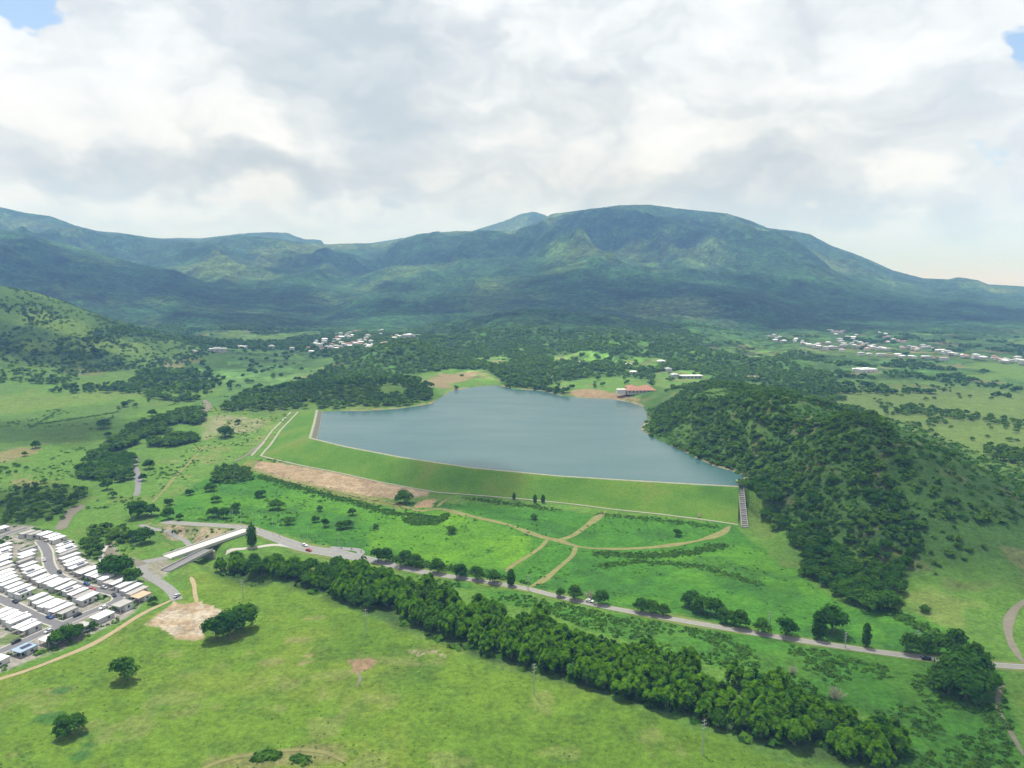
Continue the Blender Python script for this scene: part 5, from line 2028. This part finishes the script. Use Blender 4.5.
for a in ((534, 695, 14, 'tall steel utility pole at the belt edge, middle of the field'), (703, 755, 14, 'tall steel utility pole nearest the camera, lower right'), (366, 634, 13, 'tall steel utility pole near the stone rubble heap'), (243, 597, 10, 'thin utility pole beside the dark trees right of the bare lot'),
          (770, 628, 9, 'thin utility pole on the highway verge above the trees'), (528, 590, 9, 'thin utility pole on the highway verge by the field tracks'), (916, 652, 11, 'thin utility pole behind the black car'), (845, 648, 8, 'thin utility pole by the narrow young tree')):
    utility_pole(*a)

lamp = empty('street_lamp')
lamp['category'] = 'street lamp'
mb = MB(); mb.tube((0, 0, -.3), (0, 0, 11), .14, .09, 8); mb.build('pole', M_METAL, lamp)
mb = MB(); mb.tube((0, 0, 10.9), (0, -2.2, 11.5), .07, .06, 6); mb.build('arm', M_METAL, lamp)
mb = MB(); mb.box(-.2, .2, -3.0, -2.2, 11.42, 11.6); mb.build('lamp_head', M_CONC, lamp)
LPX = [(233, 524.5), (241, 525), (253, 528), (260, 530), (273, 535), (279.5, 537), (300, 541.5), (308, 543.5), (338, 549)]
for i, (px, py) in enumerate(LPX):
    g = ground_at([px], [py])[0]
    copy_tree(lamp, (g[0], g[1], gz(*g)), .35, None, 'tall white street lamp, %s from the bridge along the far side of the highway' % ORD[i], 'street lamps along the highway')
drop(lamp)

# ================================================================== cars
def car_proto(paint):
    r = empty('car')
    r['category'] = 'car'
    mb = MB()
    prof = [(-2.15, .35), (-2.15, .85), (-1.9, .98), (1.2, 1.0), (2.05, .85), (2.15, .6), (2.15, .35)]
    n = len(prof)
    for s in (-1, 1):
        pts = [(x, s * .85, z) for x, z in prof]
        mb.face(pts if s < 0 else pts[::-1])
    for k in range(n):
        a, b = prof[k], prof[(k + 1) % n]
        mb.face([(a[0], .85, a[1]), (b[0], .85, b[1]), (b[0], -.85, b[1]), (a[0], -.85, a[1])])
    mb.build('body', paint, r)
    mb = MB()
    lo_, hi_ = [(-1.75, -.8), (1.0, -.8), (1.0, .8), (-1.75, .8)], [(-1.3, -.66), (.35, -.66), (.35, .66), (-1.3, .66)]
    for k in range(4):
        a, b = lo_[k], lo_[(k + 1) % 4]
        c_, d_ = hi_[(k + 1) % 4], hi_[k]
        mb.face([(a[0], a[1], .985), (b[0], b[1], .985), (c_[0], c_[1], 1.42), (d_[0], d_[1], 1.42)])
    mb.build('window', M_GLASS, r)
    mb = MB(); mb.box(-1.32, .37, -.67, .67, 1.42, 1.48); mb.build('roof', paint, r)
    for x in (-1.35, 1.35):
        for s in (-1, 1):
            mb = MB(); mb.tube((x, s * .7, .33), (x, s * .9, .33), .33, .33, 12); mb.build('wheel', M_TYRE, r)
    return r


PAINTS = {'white': plain('white_car_paint', (.78, .78, .78), .3, .0, 1, .5), 'red': plain('red_car_paint', (.40, .03, .03), .3, .0, 1, .5), 'black': plain('black_car_paint', (.02, .02, .025), .25, .0, 1, .5),
          'silver': plain('silver_car_paint', (.45, .46, .48), .3, .0, 1, .5), 'blue': plain('blue_car_paint', (.04, .09, .25), .3, .0, 1, .5)}
CARS = {k: car_proto(p) for k, p in PAINTS.items()}


def put_car(color, line, px, py, off, label, group=None):
    g = ground_at([px], [py])[0]
    i = int(np.argmin(np.hypot(line[:, 0] - g[0], line[:, 1] - g[1])))
    Nn = normals2(line)
    p = line[i] + Nn[i] * off
    T = line[min(i + 1, len(line) - 1)] - line[max(i - 1, 0)]
    copy_tree(CARS[color], (p[0], p[1], gz(*p) + .30), math.atan2(T[1], T[0]), None, label, group)


put_car('white', hw, 587, 603, 1.8, 'white car driving on the highway between two dark verge trees')
put_car('black', hw, 926, 657, -1.8, 'black car on the highway under the right tree group')
put_car('red', hw, 310, 550, -3.0, 'red car near the turning loop of the wide highway')
put_car('white', hw, 300, 547, 2.5, 'white car on the wide highway just left of the red car')
S0, S1 = spline(STREETS[0], 1.5), spline(STREETS[1], 1.5)
parked = [(S0, 49, 560, 'silver', 'parked on the curved street near its top bend'), (S0, 56, 574, 'black', 'parked in the middle of the curved street bend'), (S0, 69, 581, 'black', 'parked on the curved street below the bend'), (S0, 84, 586.5, 'blue', 'parked on the curved street halfway along'),
          (S0, 94, 589, 'red', 'parked on the curved street near the corner'), (S0, 101, 590, 'silver', 'parked on the curved street close to the right corner'), (S0, 117, 596, 'black', 'parked at the right corner of the curved street'), (S0, 100, 608, 'white', 'parked in front of the outer row, right side'),
          (S0, 80, 617, 'black', 'parked in front of the outer row, middle'), (S0, 45, 632, 'silver', 'parked in front of the outer row, left of the junction'), (S0, 17, 644, 'black', 'parked in front of the outer row, far left'),
          (S1, 12, 604, 'black', 'parked on the left side street, upper end'), (S1, 33, 614, 'white', 'parked on the left side street, middle'), (S1, 46, 620, 'blue', 'parked on the left side street near the junction')]
for i, (ln, px, py, cl, lab) in enumerate(parked):
    put_car(cl, ln, px, py, 2.0 if i % 2 else -2.0, '%s car %s' % (cl, lab), 'cars parked in the near town')
put_car('silver', spline(DIRT_PATH, 3), 186, 599, 0, 'silver car stopped where the dirt path meets the bare lot')
for c_ in CARS.values():
    drop(c_)
for p_ in PROTOS.values():
    drop(p_)

# ================================================================== clouds overhead (above the frame) whose shade falls on hills and fields
m, N, L = mat_new('cloud_vapour')
_o = N.new('ShaderNodeOutputMaterial')
_v = N.new('ShaderNodeVolumeScatter')
_v.inputs['Color'].default_value = (1, 1, 1, 1)
_v.inputs['Density'].default_value = .007
L.new(_v.outputs[0], _o.inputs['Volume'])
M_CLOUD = m


def cloud_over(px, py, rx, ry, th=170.0, seed=0):
    """A cumulus placed so that its shadow falls where the pixel's sight line meets the land."""
    g = ground_at([px], [py])[0]
    z = gz(*g)
    D = g[1]
    A = max(1900.0, (.5 * D + 700) / .74)
    loc = Vector((g[0], g[1], z)) + SUN_DIR * ((A - z) / SUN_DIR.z)
    bm = bmesh.new()
    bmesh.ops.create_icosphere(bm, subdivisions=4, radius=1)
    for v in bm.verts:
        n = v.co.normalized()
        q = fbm(np.array([n.x * 2.2 + seed * 3.1]), np.array([n.y * 2.2 + n.z * 1.3 - seed]), 1.0, 4, 900 + seed)[0]
        v.co = n * (1 + .38 * q)
        v.co.x *= rx
        v.co.y *= ry
        v.co.z *= th * (1.0 if v.co.z > 0 else .45)
    me = bpy.data.meshes.new('cloud')
    bm.to_mesh(me)
    bm.free()
    me.materials.append(M_CLOUD)
    o = bpy.data.objects.new('cloud', me)
    o.location = loc
    COL.objects.link(o)
    tag(o, kind='structure')
    return o


CLOUDS = [(860, 485, 115, 120, 50), (55, 428, 110, 55), (450, 487, 60, 40), (40, 345, 170, 60), (10, 500, 60, 40),
          (110, 290, 620, 500), (250, 305, 520, 350), (600, 300, 620, 420), (700, 305, 480, 330), (930, 310, 900, 330), (640, 225, 700, 420), (330, 262, 560, 420), (450, 255, 450, 260), (100, 225, 800, 350),
          (370, 390, 130, 70, 60), (255, 362, 150, 130, 90), (820, 330, 260, 150), (400, 312, 420, 150), (560, 314, 420, 150), (740, 313, 420, 160), (250, 322, 360, 170), (890, 318, 420, 150), (980, 475, 90, 50, 60), (1000, 720, 90, 60, 50)]
for i, c_ in enumerate(CLOUDS):
    cloud_over(*c_, seed=i)

# ================================================================== haze
m, N, L = mat_new('haze_air')
_o = N.new('ShaderNodeOutputMaterial')
_v = N.new('ShaderNodeVolumePrincipled')
_v.inputs['Color'].default_value = HAZE_COLOR + (1,)
_v.inputs['Density'].default_value = HAZE_DENSITY
_v.inputs['Absorption Color'].default_value = (1, 1, 1, 1)
_v.inputs['Anisotropy'].default_value = 0.0
L.new(_v.outputs[0], _o.inputs['Volume'])
zmin, zmax = float(V[:, 2].min()), float(V[:, 2].max())
mb = MB()
mb.box(-96000, 96000, -3000, 96000, zmin - 6, max(zmax, CAM_H) + 40)
o = mb.build('haze', m)
tag(o, kind='stuff')
print('terrain z', zmin, zmax, 'grid', NV, NU)
